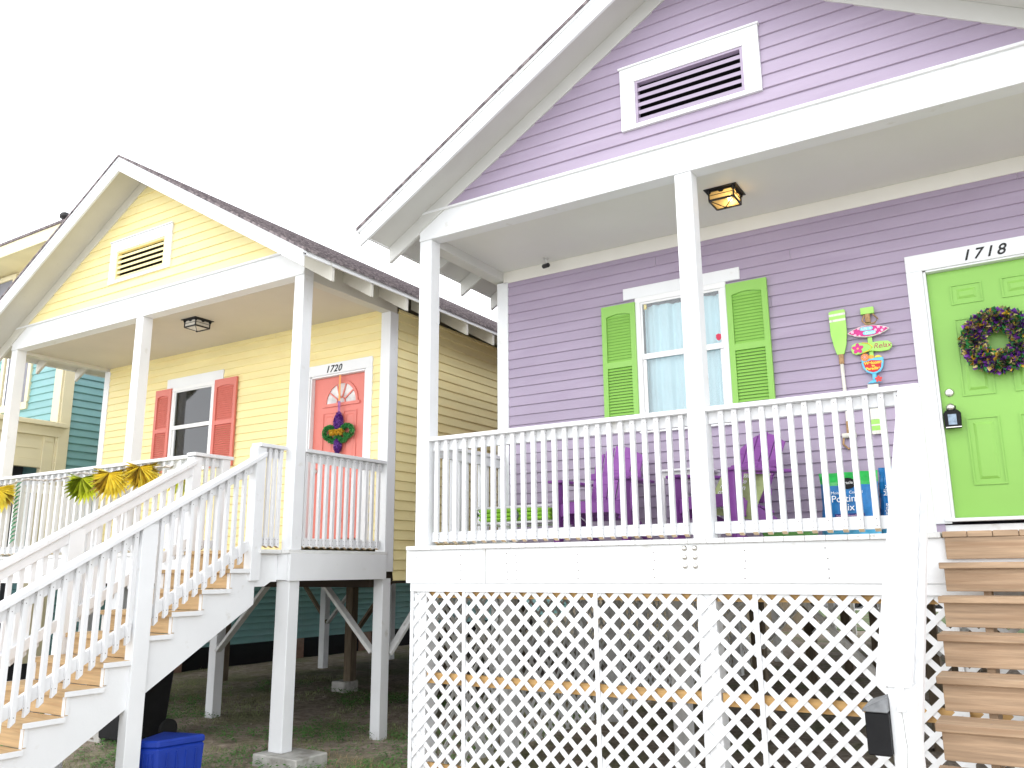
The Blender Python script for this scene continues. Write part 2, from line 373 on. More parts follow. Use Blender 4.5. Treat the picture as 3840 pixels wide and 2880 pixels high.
def gable(h, x0, W, zr, slope, zb, m, vx0, vx1, vz0, vz1, ex, seed):
    xc = x0+W/2
    hw = lambda z: (zr-.15-z)/slope
    siding('gable_wall', m, h, P0=(0, 0, 0), ux=(1, 0, 0), nn=(0, -1, 0), s0=x0+.02, s1=x0+W-.02, z0=zb, z1=zr-.2, ex=ex,
           openings=[(vx0+.1, vx1-.1, vz0+.04, vz1-.1)], clip=lambda z: (xc-hw(z), xc+hw(z)), seed=seed)
    # louvred vent
    f = MB()
    f.box(vx0, vx1, -.035, -.003, vz1-.155, vz1-.012); f.box(vx0-.01, vx1+.01, -.05, -.003, vz1-.0115, vz1+.006)
    f.box(vx0, vx0+.135, -.032, -.003, vz0+.04, vz1-.156); f.box(vx1-.135, vx1, -.032, -.003, vz0+.04, vz1-.156)
    f.box(vx0, vx1, -.036, -.003, vz0, vz0+.039)
    v = f.build('gable_vent', WHITE, h, .003)
    a, b, c, d = vx0+.136, vx1-.136, vz0+.04, vz1-.156
    s_ = MB(); s_.box(a, b, -.024, .03, d-.02, d); s_.box(a, a+.022, -.024, .03, c, d-.0205); s_.box(b-.022, b, -.024, .03, c, d-.0205); s_.box(a+.023, b-.023, -.024, .03, c, c+.008)
    n = 5
    for i in range(n):
        z = c+.012+(d-c-.04)*(i+.0)/n
        s_.hexa([(a+.022, -.018, z), (b-.022, -.018, z), (b-.022, .03, z+.042), (a+.022, .03, z+.042), (a+.022, -.018, z+.034), (b-.022, -.018, z+.034), (b-.022, .03, z+.066), (a+.022, .03, z+.066)])
    s_.build('louvres', m, v)
    MB().box(a-.02, b+.02, .06, .08, c-.05, d+.05).build('vent_backing', DARK, v)
def balpos(a, b, n): return [a+(b-a)*i/(n-1) for i in range(n)]
NAIL = mat('rusty_nail_head', (.20, .18, .17), .7, .3, 30)
def nailq(mb, w_, z, r=.0035):
    e = w_+.0006
    for sx in (-1, 1):
        mb.add([(-r, sx*e, z-r), (r, sx*e, z-r), (r, sx*e, z+r), (-r, sx*e, z+r)], [(0, 1, 2, 3)], 2)
        mb.add([(sx*e, -r, z-r), (sx*e, r, z-r), (sx*e, r, z+r), (sx*e, -r, z+r)], [(0, 1, 2, 3)], 2)
def baluster_src(h, zb, zt, parent):
    mb = MB(); w_ = .019
    mb.hexa([(-w_, -w_, zb+.02), (w_, -w_, zb+.02), (w_, w_, zb), (-w_, w_, zb), (-w_, -w_, zt), (w_, -w_, zt), (w_, w_, zt), (-w_, w_, zt)])
    mb.m[0] = 1
    for z in (zb+.04, zb+.085, zt-.03): nailq(mb, w_, z)
    return mb.build('baluster', [WHITEX, TANB, NAIL], parent, .002, local=True)
def level_rail(h, a, b, y, ztop, axis, positions, side, cap_over=(0, 0), zb=.035, label=None, capw=.14):
    """rail along axis between a and b; side=-1: balusters on the negative side of the rail line"""
    m = MB()
    def bx(u0, u1, v0, v1, z0, z1):
        if axis == 'x': m.box(u0, u1, v0, v1, z0, z1)
        else: m.box(v0, v1, u0, u1, z0, z1)
    bx(a-cap_over[0], b+cap_over[1], y-capw/2, y+capw/2, ztop-.036, ztop)
    o_ = -side*.02
    r_ = m.build('railing', WHITEX, h, .003, label=label)
    m = MB(); bx(a, b, y+o_-.019, y+o_+.019, ztop-.126, ztop-.0365); m.build('top_rail', WHITEX, r_, .003)
    m = MB(); bx(a, b, y+o_-.019, y+o_+.019, zb, zb+.09); m.build('bottom_rail', WHITEX, r_, .003)
    src = None
    for i, p in enumerate(positions):
        q = y+o_+side*.0385
        pos = (p, q, 0) if axis == 'x' else (q, p, 0)
        if src is None:
            src = baluster_src(h, zb-.018, ztop-.037, r_); src.location = Vector(pos)-h.location
        else: inst(src, 'baluster', pos, r_)
    return r_
def stairs(h, x0, x1, y0, n, rise, run, tm, white_ends=True, gap=.022, first=0, inset=.03):
    sc = bpy.data.objects.new('staircase', None); COL.objects.link(sc); sc.parent = h
    # stringers
    for xs in (x0+inset, x1-inset-.04):
        top = []; st = MB()
        for k in range(1, n+1):
            yb_ = y0-run*(k-1); z = -rise*k-.04
            top += [(yb_, z), (yb_-run, z)]
        last = top[-1]
        drop = .36
        low = [(last[0], GZ+.01), (last[0]+.28, GZ+.01), (y0, top[0][1]-drop+.06)]
        for i in range(0, len(top), 2):   # convex slices of the sawtooth
            ya, z = top[i]; yb_ = top[i+1][0]+(.034 if inset > .1 else 0); ya += (.033 if inset > .1 and i else 0)
            f = lambda y_: max(GZ+.01, (top[0][1]-drop+.06)+(y_-y0)*(rise/run))
            st.prism([(yb_, f(yb_)), (ya, f(ya)), (ya, z), (yb_, z)], 'x', xs, xs+.04)
        st.build('stringer', WHITE if inset < .1 else tm, sc)
    for k in range(0 if first else 1, n+1):
        z = -rise*k; yb_ = y0-run*(k-1)
        if k == 0: yb_ = y0+run
        t = MB(); t.box(x0, x1, yb_-run-.028, yb_-.002, z-.038, z)
        if white_ends:
            for xs in (x0-.003, x1+.0002): t.box(xs, xs+.003, yb_-run-.030, yb_-.002, z-.040, z+.001, 1)
        for xs in (x0+.24, x1-.24):
            for dy_ in (-.05, -.19): t.add([(xs-.005, yb_+dy_-.005, z+.0006), (xs+.005, yb_+dy_-.005, z+.0006), (xs+.005, yb_+dy_+.005, z+.0006), (xs-.005, yb_+dy_+.005, z+.0006)], [(0, 1, 2, 3)], 2)
        t.build('tread', [tm, WHITE, NAIL], sc, .004)
        if k < n and k >= 0:
            t = MB(); t.box(x0+.025, x1-.025, yb_-run+.002, yb_-run+.03, z-rise+gap, z-.0385)
            if white_ends:
                for xs in (x0+.021, x1-.0245): t.box(xs, xs+.0035, yb_-run+.0015, yb_-run+.032, z-rise+.01, z-.04, 1)
            t.build('riser', [tm, WHITE], sc, .002)
    if not first:
        MB().box(x0+.025, x1-.025, -.068 if x0 > 0 else y0+.002, -.0405 if x0 > 0 else y0+.03, -rise+gap, -.0385).build('riser', tm, sc, .002)
    return sc
def slope_rail(h, x, y0, z0, y1, z1, side, positions, capw=.14, under=.66, sub=True, label=None):
    """sloping stair rail at x from (y0,z0 top) down to (y1,z1); balusters on side"""
    m = MB(); sl = (z1-z0)/(y1-y0)
    Z = lambda y: z0+(y-y0)*sl
    def strip(xa, xb, d0, d1): m.hexa([(xa, y1, Z(y1)-d1), (xb, y1, Z(y1)-d1), (xb, y0, z0-d1), (xa, y0, z0-d1), (xa, y1, Z(y1)-d0), (xb, y1, Z(y1)-d0), (xb, y0, z0-d0), (xa, y0, z0-d0)])
    strip(x-capw/2, x+capw/2, 0, .045)
    xs = x-side*.02
    r_ = m.build('stair_railing', WHITEX, h, .003, label=label)
    m = MB(); strip(xs-.019, xs+.019, .0455, .15); m.build('top_rail', WHITEX, r_, .003)
    m = MB(); strip(xs-.019, xs+.019, under+.1, under+.205); m.build('bottom_rail', WHITEX, r_, .003)
    src = None
    for p in positions:
        if src is None:
            mb = MB(); w_ = .019; q = sl*w_
            zb = -(under+.28)
            mb.hexa([(-w_, -w_, zb), (w_, -w_, zb), (w_, w_, zb+.035), (-w_, w_, zb+.035), (-w_, -w_, -.046-q), (w_, -w_, -.046-q), (w_, w_, -.046+q), (-w_, w_, -.046+q)])
            mb.m[0] = 1
            for z in (zb+.07, -.10): nailq(mb, w_, z)
            src = mb.build('baluster', [WHITEX, TANB, NAIL], r_, .002, local=True); src.location = Vector((xs+side*.0385, p, Z(p)))-h.location
        else: inst(src, 'baluster', (xs+side*.0385, p, Z(p)), r_)
    return r_
def window(h, x0, x1, z0, z1, zm, y, head0, head1, headz, inside):
    """double hung window proud of the wall at y"""
    m = MB(); yf = y-.034
    m.box(x0, x1, yf, y+.03, z1-.055, z1); m.box(x0, x0+.055, yf, y+.03, z0, z1-.0555); m.box(x1-.055, x1, yf, y+.03, z0, z1-.0555); m.box(x0, x1, yf-.01, y+.03, z0-.04, z0-.0005)
    m.box(x0+.056, x1-.056, yf, y+.03, z0, z0+.02)
    wd = m.build('window', VINYL, h, .004)
    MB().box(head0, head1, y-.028, y-.001, z1+.001, headz).build('head_trim', WHITE, wd, .003)
    a, b = x0+.056, x1-.056
    s_ = MB(); s_.box(a, b, yf+.006, yf+.03, zm-.055, zm); s_.box(a+.0, a+.018, yf+.01, yf+.03, zm+.001, z1-.056); s_.box(b-.018, b, yf+.01, yf+.03, zm+.001, z1-.056); s_.box(a+.019, b-.019, yf+.01, yf+.03, z1-.075, z1-.056)
    s_.box(a, a+.035, yf+.02, yf+.05, z0+.021, zm-.056); s_.box(b-.035, b, yf+.02, yf+.05, z0+.021, zm-.056); s_.box(a+.036, b-.036, yf+.02, yf+.05, z0+.021, z0+.06)
    s_.build('sash', VINYL, wd, .002)
    MB().box(a+.015, b-.015, yf+.02, yf+.024, zm-.01, z1-.07).build('pane', GLASS, wd)
    MB().box(a+.03, b-.03, yf+.034, yf+.038, z0+.05, zm-.04).build('pane', GLASS, wd)
    r_ = MB(); r_.box(a-.05, b+.05, y+.9, y+.92, z0-.1, z1+.1); r_.box(a-.06, a-.04, y+.03, y+.9, z0-.1, z1+.1); r_.box(b+.04, b+.06, y+.03, y+.9, z0-.1, z1+.1)
    r_.box(a-.06, b+.06, y+.03, y+.9, z1+.1, z1+.12); r_.box(a-.06, b+.06, y+.03, y+.9, z0-.12, z0-.1); r_.build('interior', ROOM, wd)
    if inside == 'curtain_or_reflection':
        cv = MB(); N = 90; vs = []
        for i in range(N+1):
            u = i/N; x = a+(b-a)*u
            d = .014*math.sin(u*38)+.010*math.sin(u*71+1)+(.012*math.sin(u*13+2))
            vs += [(x, y+.065+d*.6, z0+.0), (x, y+.065+d, z1-.085+.006*math.sin(u*9))]
        cv.add(vs, [(2*i, 2*i+2, 2*i+3, 2*i+1) for i in range(N)])
        cv.build('curtain_or_reflection', CURT, wd, smooth=True)
    else:
        bl = MB(); 
        for i in range(26):
            z = z0+.02+i*.024; bl.box(a, b, y+.08, y+.1, z, z+.021)
        bl.build('blind', BLIND, wd)
        MB().prism([(a+.26, zm), (b, zm), (b, z1-.08), (b-.06, z1-.09), (b-.30, zm+.26), (a+.29, zm+.20)], 'y', y+.12, y+.13).build('curtain_or_reflection', mat('pale_reflection', (.75, .78, .90), .9, .1, 4), wd)  # pale shape painted in as the reflection in the upper pane
    return wd
def shutter(h, x0, x1, z0, z1, y, m):
    """louvred shutter, arched top louvre"""
    o = MB(); t = y-.03; fw = .052
    o.box(x0, x0+fw, t, y, z0, z1); o.box(x1-fw, x1, t, y, z0, z1)
    zm = z0+(z1-z0)*.50; xa, xb = x0+fw, x1-fw
    o.box(xa, xb, t, y, z0, z0+.075); o.box(xa, xb, t, y, zm-.03, zm+.03)
    N = 10; zt = z1-.115
    pts = [(xa+(xb-xa)*i/N, zt+.022*math.sin(math.pi*i/N)) for i in range(N+1)]
    for (p, q) in zip(pts, pts[1:]): o.prism([(p[0], p[1]), (q[0], q[1]), (q[0], z1), (p[0], z1)], 'y', t, y)
    s_ = o.build('shutter', m, h, .0)
    o2 = MB(); o2.box(xa, xb, t+.018, y-.0015, zm+.031, zt+.03); o2.build('backing', m, s_)
    l = MB()
    def bank(a, b):
        n = int((b-a)/.03)
        for i in range(n):
            z = a+(b-a)*i/n; d = (b-a)/n
            l.hexa([(xa+.001, t+.006, z), (xb-.001, t+.006, z), (xb-.001, t+.010, z), (xa+.001, t+.010, z), (xa+.001, t+.022, z+d*.98), (xb-.001, t+.022, z+d*.98), (xb-.001, y-.001, z+d*.98), (xa+.001, y-.001, z+d*.98)])
    bank(z0+.076, zm-.031); bank(zm+.031, zt+.012)
    l.build('louvres', m, s_)
    return s_
def panel_door(h, x0, w_, z0, z1, y, m, panels, trim, trimtop, label=None):
    o = MB(); o.box(x0, x0+w_, y, y+.045, z0, z1); d = o.build('door', m, h, .002, label=label)
    p = MB()
    for (a, b, c, e) in panels:
        a += x0; b += x0; s_ = .012
        for (u0, u1, v0, v1) in ((a, b, c, c+s_), (a, b, e-s_, e), (a, a+s_, c+s_, e-s_), (b-s_, b, c+s_, e-s_)): p.box(u0, u1, y-.009, y-.0005, v0, v1)
        i = .045
        vs = [(a+i, y-.0005, c+i), (b-i, y-.0005, c+i), (b-i, y-.0005, e-i), (a+i, y-.0005, e-i), (a+i+.02, y-.010, c+i+.02), (b-i-.02, y-.010, c+i+.02), (b-i-.02, y-.010, e-i-.02), (a+i+.02, y-.010, e-i-.02)]
        p.add(vs, [(4, 5, 6, 7), (0, 1, 5, 4), (1, 2, 6, 5), (2, 3, 7, 6), (3, 0, 4, 7)])
    p.build('door_panels', m, d)
    return d
# =================================================================== SETTING
g = MB(); N = 70
gx = [-70+i*2 for i in range(71)]
def axis(lo, hi, fine0, fine1, c, f):
    a = [lo]
    while a[-1] < hi: a.append(a[-1]+(f if fine0 < a[-1] < fine1 else c))
    return a
xs = axis(-90, 90, -10, 7, 6, .35); ys = axis(-60, 130, -4.4, 9, 6, .35)
from mathutils import noise
vs = []
for yy in ys:
    for xx in xs:
        z = GZ+(.05*noise.noise(Vector((xx*.6, yy*.6, 0)))+.02*noise.noise(Vector((xx*2.5, yy*2.5, 3))) if -4 < yy < 10 and -10 < xx < 7 else -.0)
        if yy < -3.9: z = GZ-.03
        vs.append((xx, yy, z))
nx = len(xs)
g.add(vs, [(j*nx+i, j*nx+i+1, (j+1)*nx+i+1, (j+1)*nx+i) for j in range(len(ys)-1) for i in range(nx-1)])
tag(g.build('ground', ground_mat(), smooth=True), 'bare dirt ground with patchy thin grass', kind='structure')
tag(MB().box(-60, 60, -40, -4.1, GZ-.1, GZ+.02).build('bounce_pavement', mat('pale_concrete', (.60, .59, .56), .9, .12, 3, .5, 30)), 'unseen pale concrete added to bounce light up into the porches', kind='structure')  # out of view, made pale to bounce light up under the porches
tag(MB().box(-60, 60, 33.5, 36, GZ-.1, GZ+.03).build('path', mat('pale_concrete', (.5, .49, .46))), kind='structure')
tag(MB().box(-60, 60, 36.01, 60, GZ-.1, GZ+.012).build('road', mat('asphalt', (.09, .09, .09), .9, .15, 4)), kind='structure')
tag(MB().box(-60, 60, 21, 33.49, GZ-.1, GZ+.02).build('lawn', mat('far_grass', (.07, .11, .03), .95, .35, 2.5, col2=(.15, .13, .08), c2scale=.8)), kind='structure')

# =================================================================== LILAC HOUSE
PW, PD = 5.70, 1.33
hp = empty('house', (2.85, 1.33, GZ), 'lilac clapboard house 1718 with white porch, lime green door and shutters', 'house')
def porch(h, x0, W, D, pm, hb, ht, pw, front_y, fasc, soff, ceil, deckx):
    # posts above the deck
    for i, xx in enumerate((x0, x0+pm, x0+W-pw)):
        B('porch_post', WHITE, h, xx, xx+pw, 0, pw, .0005, hb-.0005, bevel=.004)
    b_ = MB(); b_.box(x0-.001, x0+W+.001, -.003, pw, hb, ht); b_.box(x0-.006, x0+W+.006, -.031, -.003, ht-.012, ht+.012)
    b_.box(x0-.001, x0+W+.001, -.010, -.0035, hb, hb+.03)
    b_.build('porch_beam', WHITE, h, .003)
    for xx in (x0, x0+W-pw):
        s_ = MB(); s_.box(xx, xx+pw, pw+.0005, D+.12, hb-.045, 3.203)
        s_.build('porch_beam', soff, h, .003)
    cz = 3.02 if x0 > -1 else hb-.004
    MB().box(x0+pw, x0+W-pw, pw, D, cz, cz+.02).build('porch_ceiling', ceil, h)
    if x0 > -1: MB().box(x0+pw, x0+W-pw, D-.022, D-.0005, cz-.133, cz-.0005).build('frieze_board', mat('frieze_paint', (.76, .74, .68), .55, .03, 1.2, .05, 30), h, .002)
    # deck boards run front to back
    k = 0; x = deckx[0]
    db = MB()
    while x < deckx[1]-.02:
        x1 = min(x+.1385, deckx[1]); db.box(x, x1, front_y-.028, D, -.037, 0); x += .1415
    dk = db.build('deck', DECKW, h, .003)
    return dk
porch(hp, 0, PW, PD, 2.6616, 2.9664, 3.245, .1429, -.04, WHITE, SOFP, CEILP, (-.05, 4.342))
fb = MB(); fb.box(-.065, 5.75, -.04, -.0, -.326, -.0375); fb.box(-.066, .8, -.0415, -.0401, -.185, -.18) if 0 else None
fp = fb.build('deck_fascia', WHITE, hp, .003)
nl = MB()
for xx in (.06, .55, 1.02, 1.12, 1.70, 2.35, 3.05, 3.62, 4.02):
    for zz in (-.09, -.16, -.225, -.29):
        nl.lathe((xx+random.uniform(-.008, .008), -.0405, zz+random.uniform(-.01, .01)), [(.0058, 0), (.0058, -.0012)], 6, ax='y')
nl.build('nail_heads', NAIL, fp)
for xx in (2.60, 2.68):
    for zz in (-.07, -.135, -.20):
        MB().lathe((xx, -.0405, zz), [(.021, 0), (.021, -.004), (.015, -.012), (.006, -.016)], 12, ax='y').build('carriage_bolt', SILV, fp)
MB().box(.805, .809, -.0412, -.0402, -.326, -.04).build('butt_joint', NAIL, fp)
MB().box(-.06, .62, -.0412, -.0402, -.181, -.179).build('board_seam', CONC, fp)
rn = random.Random(12)
def crack(x, y, z0, z1, par, w_=.0012):
    k = MB(); z = z0; xx = x
    while z < z1:
        x2 = xx+rn.uniform(-.006, .006); k.add([(xx-w_, y, z), (xx+w_, y, z), (x2+w_, y, z+.05), (x2-w_, y, z+.05)], [(0, 1, 2, 3)]); xx = x2; z += .05
    k.build('paint_crack', NAIL, par)
crack(2.73, -.0006, 2.35, 2.93, hp); crack(2.75, -.0006, .3, .5, hp); crack(.08, -.0006, 1.5, 1.75, hp); crack(4.27, -1.8757, -1.4, -.8, hp)
MB().box(.0, PW, PD-.0, PD+.06, -.33, .1).build('base_trim', WHITE, hp, .003)
siding('wall', PURP, hp, P0=(0, PD, 0), ux=(1, 0, 0), nn=(0, -1, 0), s0=.20, s1=PW-.14, z0=.0+.04, z1=2.97, ex=.1035,
       openings=[(1.72, 2.62, 1.09, 2.42), (4.25, 5.3, -.1, 2.3)], seed=2)
# side and rear walls
siding('wall', PURP, hp, P0=(0.04, PD+.14, 0), ux=(0, 1, 0), nn=(-1, 0, 0), s0=0, s1=18, z0=-.33, z1=3.1, ex=.117, seed=3)
siding('wall', PURP, hp, P0=(PW-.04, PD+.14, 0), ux=(0, 1, 0), nn=(1, 0, 0), s0=0, s1=18, z0=-.33, z1=3.1, ex=.117, seed=3)
for xx in ((.06, .2), (PW-.14, PW)):
    c_ = MB(); c_.box(xx[0], xx[1], PD-.022, PD+.14, -.1, 2.90); c_.build('corner_board', WHITE, hp, .003)
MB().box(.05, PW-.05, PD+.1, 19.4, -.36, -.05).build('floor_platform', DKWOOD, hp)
MB().box(.05, PW-.05, 19.4, 19.44, -.3, 3.1).build('rear_wall', PURP, hp)
ZRP = 4.951
roof(hp, 0, PW, ZRP, .5827, 3.266, -.45, 20, SOFP)
gable(hp, 0, PW, ZRP, .5827, 3.257, PURP, 2.221, 3.436, 3.476, 4.074, .1165, 5)
wp = window(hp, 1.708, 2.635, 1.10, 2.43, 1.845, PD, 1.5812, 2.7717, 2.55, 'curtain_or_reflection')
MB().prism([(2.51, 1.90), (2.518, 1.88), (2.535, 1.87), (2.552, 1.88), (2.56, 1.90), (2.56, 1.93), (2.535, 1.937), (2.51, 1.93)], 'y', PD-.0165, PD-.0145).build('shield_sticker', PINKB, wp)
MB().box(1.797, 1.825, PD-.0165, PD-.0145, 2.30, 2.352).build('sticker', mat('pale_yellow_label', (.7, .62, .3), .5), wp)
shutter(hp, 1.345, 1.712, 1.15, 2.388, PD-.0215, LIME)
shutter(hp, 2.640, 3.020, 1.15, 2.392, PD-.0215, LIME)
PAN6 = [(.16, .39, 1.884, 2.055), (.525, .755, 1.884, 2.055), (.16, .39, 1.118, 1.764), (.525, .755, 1.118, 1.764), (.16, .39, .405, .943), (.525, .755, .405, .943)]
dr = panel_door(hp, 4.323, .914, .155, 2.183, PD+.05, LIME, PAN6, .14, 2.346)
tr = MB(); tr.box(4.177, 4.30, PD-.026, PD+.02, .11, 2.20); tr.box(5.26, 5.383, PD-.026, PD+.02, .11, 2.20); tr.box(4.177, 5.383, PD-.026, PD+.02, 2.2005, 2.346)
tr.box(4.3005, 4.322, PD-.012, PD+.1, .15, 2.19); tr.box(5.238, 5.2595, PD-.012, PD+.1, .15, 2.19); tr.box(4.3225, 5.2375, PD-.012, PD+.1, 2.184, 2.2)
tr.box(4.25, 5.31, PD-.04, PD+.04, .125, .152)
tr.build('door_trim', WHITE, hp, .003)
dk = MB(); dk.lathe((4.388, PD+.049, 1.16), [(.033, 0), (.033, -.008), (.026, -.016), (.012, -.02)], 20, ax='y'); dk.build('deadbolt', SILV, dr, smooth=False)
dk = MB(); dk.lathe((4.388, PD+.049, 1.03), [(.032, 0), (.03, -.01), (.012, -.018), (.012, -.04), (.028, -.05), (.031, -.065), (.022, -.08), (.004, -.084)], 20, ax='y'); dk.build('door_knob', SILV, dr, smooth=True)
dk = MB(); dk.lathe((4.80, PD+.049, 1.80), [(.014, 0), (.014, -.006), (.006, -.007)], 14, ax='y'); dk.build('peephole', SILV, dr)
BS = mat('black_numeral', (.012, .012, .012), .5, .1, 8)
text('1718', .125, BS, hp, (4.60, PD-.0285, 2.225), shear=.30, thick=.004, name='house_number', spacing=1.32, bold=.0016)
# railings
pb = [.212+.1036*i for i in range(24)]
level_rail(hp, .143, 2.66, .065, .996, 'x', pb, -1, label='front porch railing between the corner post and the middle post')
level_rail(hp, 2.806, 4.18, .065, .996, 'x', [2.915+.1034*i for i in range(13)], -1, cap_over=(0, .12))
B('newel_post', WHITE, hp, 4.19, 4.30, .01, .12, .0005, .959)
level_rail(hp, .145, PD-.025, .075, .96, 'y', balpos(.25, 1.22, 9), -1)
# stairs
stairs(hp, 4.33, 5.50, -.050, 8, .1935, .2545, WOODP, white_ends=False, inset=.22)
for i in range(9):
    MB().box(4.345+i*.1415, 4.345+i*.1415+.1385, -.072, PD-.001, -.037, .0015).build('deck_board', WOODP, hp, .004)
slope_rail(hp, 4.245, -.02, .962, -1.89, -.70, -1, [-.14-.115*i for i in range(14)], capw=.146, under=.56)
B('newel_post', WHITE, hp, 4.215, 4.325, -1.875, -1.76, GZ, -.74)
# lattice skirt
def clip_poly(poly, x0, x1, z0, z1):
    for ax, v, s_ in ((0, x0, 1), (0, x1, -1), (1, z0, 1), (1, z1, -1)):
        out = []
        for i in range(len(poly)):
            a, b = poly[i-1], poly[i]; ia, ib = s_*(a[ax]-v) >= 0, s_*(b[ax]-v) >= 0
            if ia != ib:
                t = (v-a[ax])/(b[ax]-a[ax]); out.append((a[0]+t*(b[0]-a[0]), a[1]+t*(b[1]-a[1])))
            if ib: out.append(b)
        poly = out
        if len(poly) < 3: return None
    return poly
def lattice(x0, x1, z0, z1, y, ax='y'):
    m = MB(); sp = .158; hw = .0195*math.sqrt(2)
    for d, yy in ((1, y), (-1, y+.0052)):
        c = -8.0; lr = random.Random(int(x0*10)+d)
        while c < 14:
            e1, e2 = lr.gauss(0, .0022), lr.gauss(0, .0022)
            if d > 0: q = [(c-hw+z0+3+e1, z0), (c+hw+z0+3+e1, z0), (c+hw+z1+3+e2, z1), (c-hw+z1+3+e2, z1)]
            else: q = [(c-hw-z0-3+e1, z0), (c+hw-z0-3+e1, z0), (c+hw-z1-3+e2, z1), (c-hw-z1-3+e2, z1)]
            q = clip_poly(q, x0, x1, z0, z1)
            if q:
                ar = sum(q[i-1][0]*q[i][1]-q[i][0]*q[i-1][1] for i in range(len(q)))
                if ar < 0: q = q[::-1]
                m.prism(q, ax, yy, yy+.005)
            c += sp
    return m
bat = [-.005, .566, 1.835, 3.10, 4.36, 5.60]
for a, b in zip(bat, bat[1:]):
    lattice(a+.004, b-.004, -2.0, -.40, -.015).build('lattice_panel', WHITE, hp)
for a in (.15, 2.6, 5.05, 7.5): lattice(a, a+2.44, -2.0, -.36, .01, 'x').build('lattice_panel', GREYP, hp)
m_ = MB(); m_.box(-.02, 5.75, -.032, -.0005, -.40, -.3265)
m_.build('lattice_trim', WHITE, hp, .002)
for x in bat[:-1]:
    B('lattice_batten', WHITE, hp, x-.016, x+.018, -.024, -.0155, -2.0, -.4005, bevel=.001)
for z0_, z1_ in ((-.455, -.365), (-1.18, -1.09), (-1.95, -1.83)):
    MB().box(.145, 2.655, .02, .058, z0_, z1_).build('nailing_rail', WOODY, hp, .002); MB().box(2.81, 5.6, .02, .058, z0_, z1_).build('nailing_rail', WOODY, hp, .002)
for x in (0.0, 2.66, 5.56):
    B('foundation_post', WHITE, hp, x, x+.143, .0, .143, GZ-.03, -.327)
rnd = random.Random(4)
for yy in (1.33, 3.8, 6.3, 8.8, 11.4, 14, 16.6, 19.2):
    for x in (.06, 1.9, 3.7, 5.5):
        B('foundation_post', GREYP if x < 1 or yy < 2 else BROWNP, hp, x, x+.14, yy, yy+.14, GZ-.03, -.361)
for yy in (1.29, 3.76, 6.26):
    for x in (1.9, 3.7):
        MB().bar((x, yy, -1.1), (x-.65, yy, -.42), .038, .09, up=(0, 1, 0)).build('knee_brace', GREYP, hp); MB().bar((x+.14, yy, -1.1), (x+.79, yy, -.42), .038, .09, up=(0, 1, 0)).build('knee_brace', GREYP, hp)

# =================================================================== YELLOW HOUSE
OX = -7.5217; YW, YD = 5.9256, 1.4594
hy = empty('house', (OX+YW/2, YD, GZ), 'yellow clapboard house 1720 on tall white posts, coral door and shutters', 'house')
YR = OX+YW          # right face x
porch(hy, OX, YW, YD, 2.9488, 2.957, 3.265, .1429, -.30, WHITE, CREAMW, CEILY, (OX+.02, -2.80))
d2 = MB(); x = -2.80
while x < YR+.03:
    x1 = min(x+.1385, YR+.035); d2.box(x+.003, x1, -.06 if x > -1.8 else -.33, YD, -.037, 0); x += .1415
d2.build('deck', DECKW, hy, .003)
fz = MB(); fz.box(OX-.02, -2.83, -.30, -.262, -.33, -.0375); fz.box(-2.829, -1.60, -.04, .0, -.30, -.0375); fz.box(YR+.001, YR+.04, -.04, YD-.02, -.2785-.03, -.0375)
fz.box(OX-.02, OX+.02, -.26, YD, -.3, -.0375)
fz.build('deck_fascia', WHITE, hy, .003)
siding('wall', YELL, hy, P0=(0, YD, 0), ux=(1, 0, 0), nn=(0, -1, 0), s0=OX+.15, s1=YR-.12, z0=.04, z1=2.96, ex=.1055,
       openings=[(-5.71, -4.80, 1.25, 2.43), (-3.0, -1.93, -.1, 2.3)], seed=7)
siding('wall', YELL, hy, P0=(YR-.012, YD+.14, 0), ux=(0, 1, 0), nn=(1, 0, 0), s0=-.0, s1=15, z0=-.33, z1=2.98, ex=.1168, lap=.02, seed=8, bev=.008)
siding('wall', YELL, hy, P0=(OX+.02, YD+.14, 0), ux=(0, 1, 0), nn=(-1, 0, 0), s0=0, s1=15, z0=-.33, z1=3.1, ex=.1168, seed=9)
B('corner_board', WHITE, hy, OX+.04, OX+.175, YD-.022, YD+.14, -.1, 2.91)
B('corner_board', WHITE, hy, YR-.136, YR+.012, YD-.022, YD+.13, -.225, 2.91)
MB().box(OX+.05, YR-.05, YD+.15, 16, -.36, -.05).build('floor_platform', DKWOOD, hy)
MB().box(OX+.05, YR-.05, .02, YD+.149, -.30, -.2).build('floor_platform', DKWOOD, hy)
MB().box(OX+.1, YR-.1, 16, 16.04, -.3, 3.1).build('rear_wall', YELL, hy)
MB().box(OX+.0, YR-.15, YD-.09, YD+.05, -.40, -.305).build('girder', DKWOOD, hy)
ZRY = 5.02
roof(hy, OX, YW, ZRY, .5857, 3.43, -.45, 16.5, CREAMW)
gable(hy, OX, YW, ZRY, .5857, 3.277, YELL, -5.232, -3.945, 3.514, 4.107, .115, 11)
window(hy, -5.724, -4.785, 1.22, 2.437, 1.864, YD, OX+1.6577, OX+2.9015, 2.58, 'blind')
shutter(hy, -6.085, -5.727, 1.195, 2.432, YD-.0215, CORAL)
shutter(hy, -4.76, -4.305, 1.195, 2.435, YD-.0215, CORAL)
DX = -2.893
pn = [(.17, .39, 1.03, 1.755), (.52, .74, 1.03, 1.755), (.17, .39, .39, .945), (.52, .74, .39, .945)]
dy = panel_door(hy, DX, .90, .17, 2.215, YD+.05, CORALD, pn, .13, 2.38)
ft = MB(); cx, cz, rr_ = DX+.475, 1.865, .285; yy = YD+.05
arc = [(cx+rr_*math.cos(math.pi*i/24), cz+rr_*math.sin(math.pi*i/24)) for i in range(25)]
arc2 = [(cx+(rr_-.035)*math.cos(math.pi*i/24), cz+(rr_-.035)*math.sin(math.pi*i/24)) for i in range(25)]
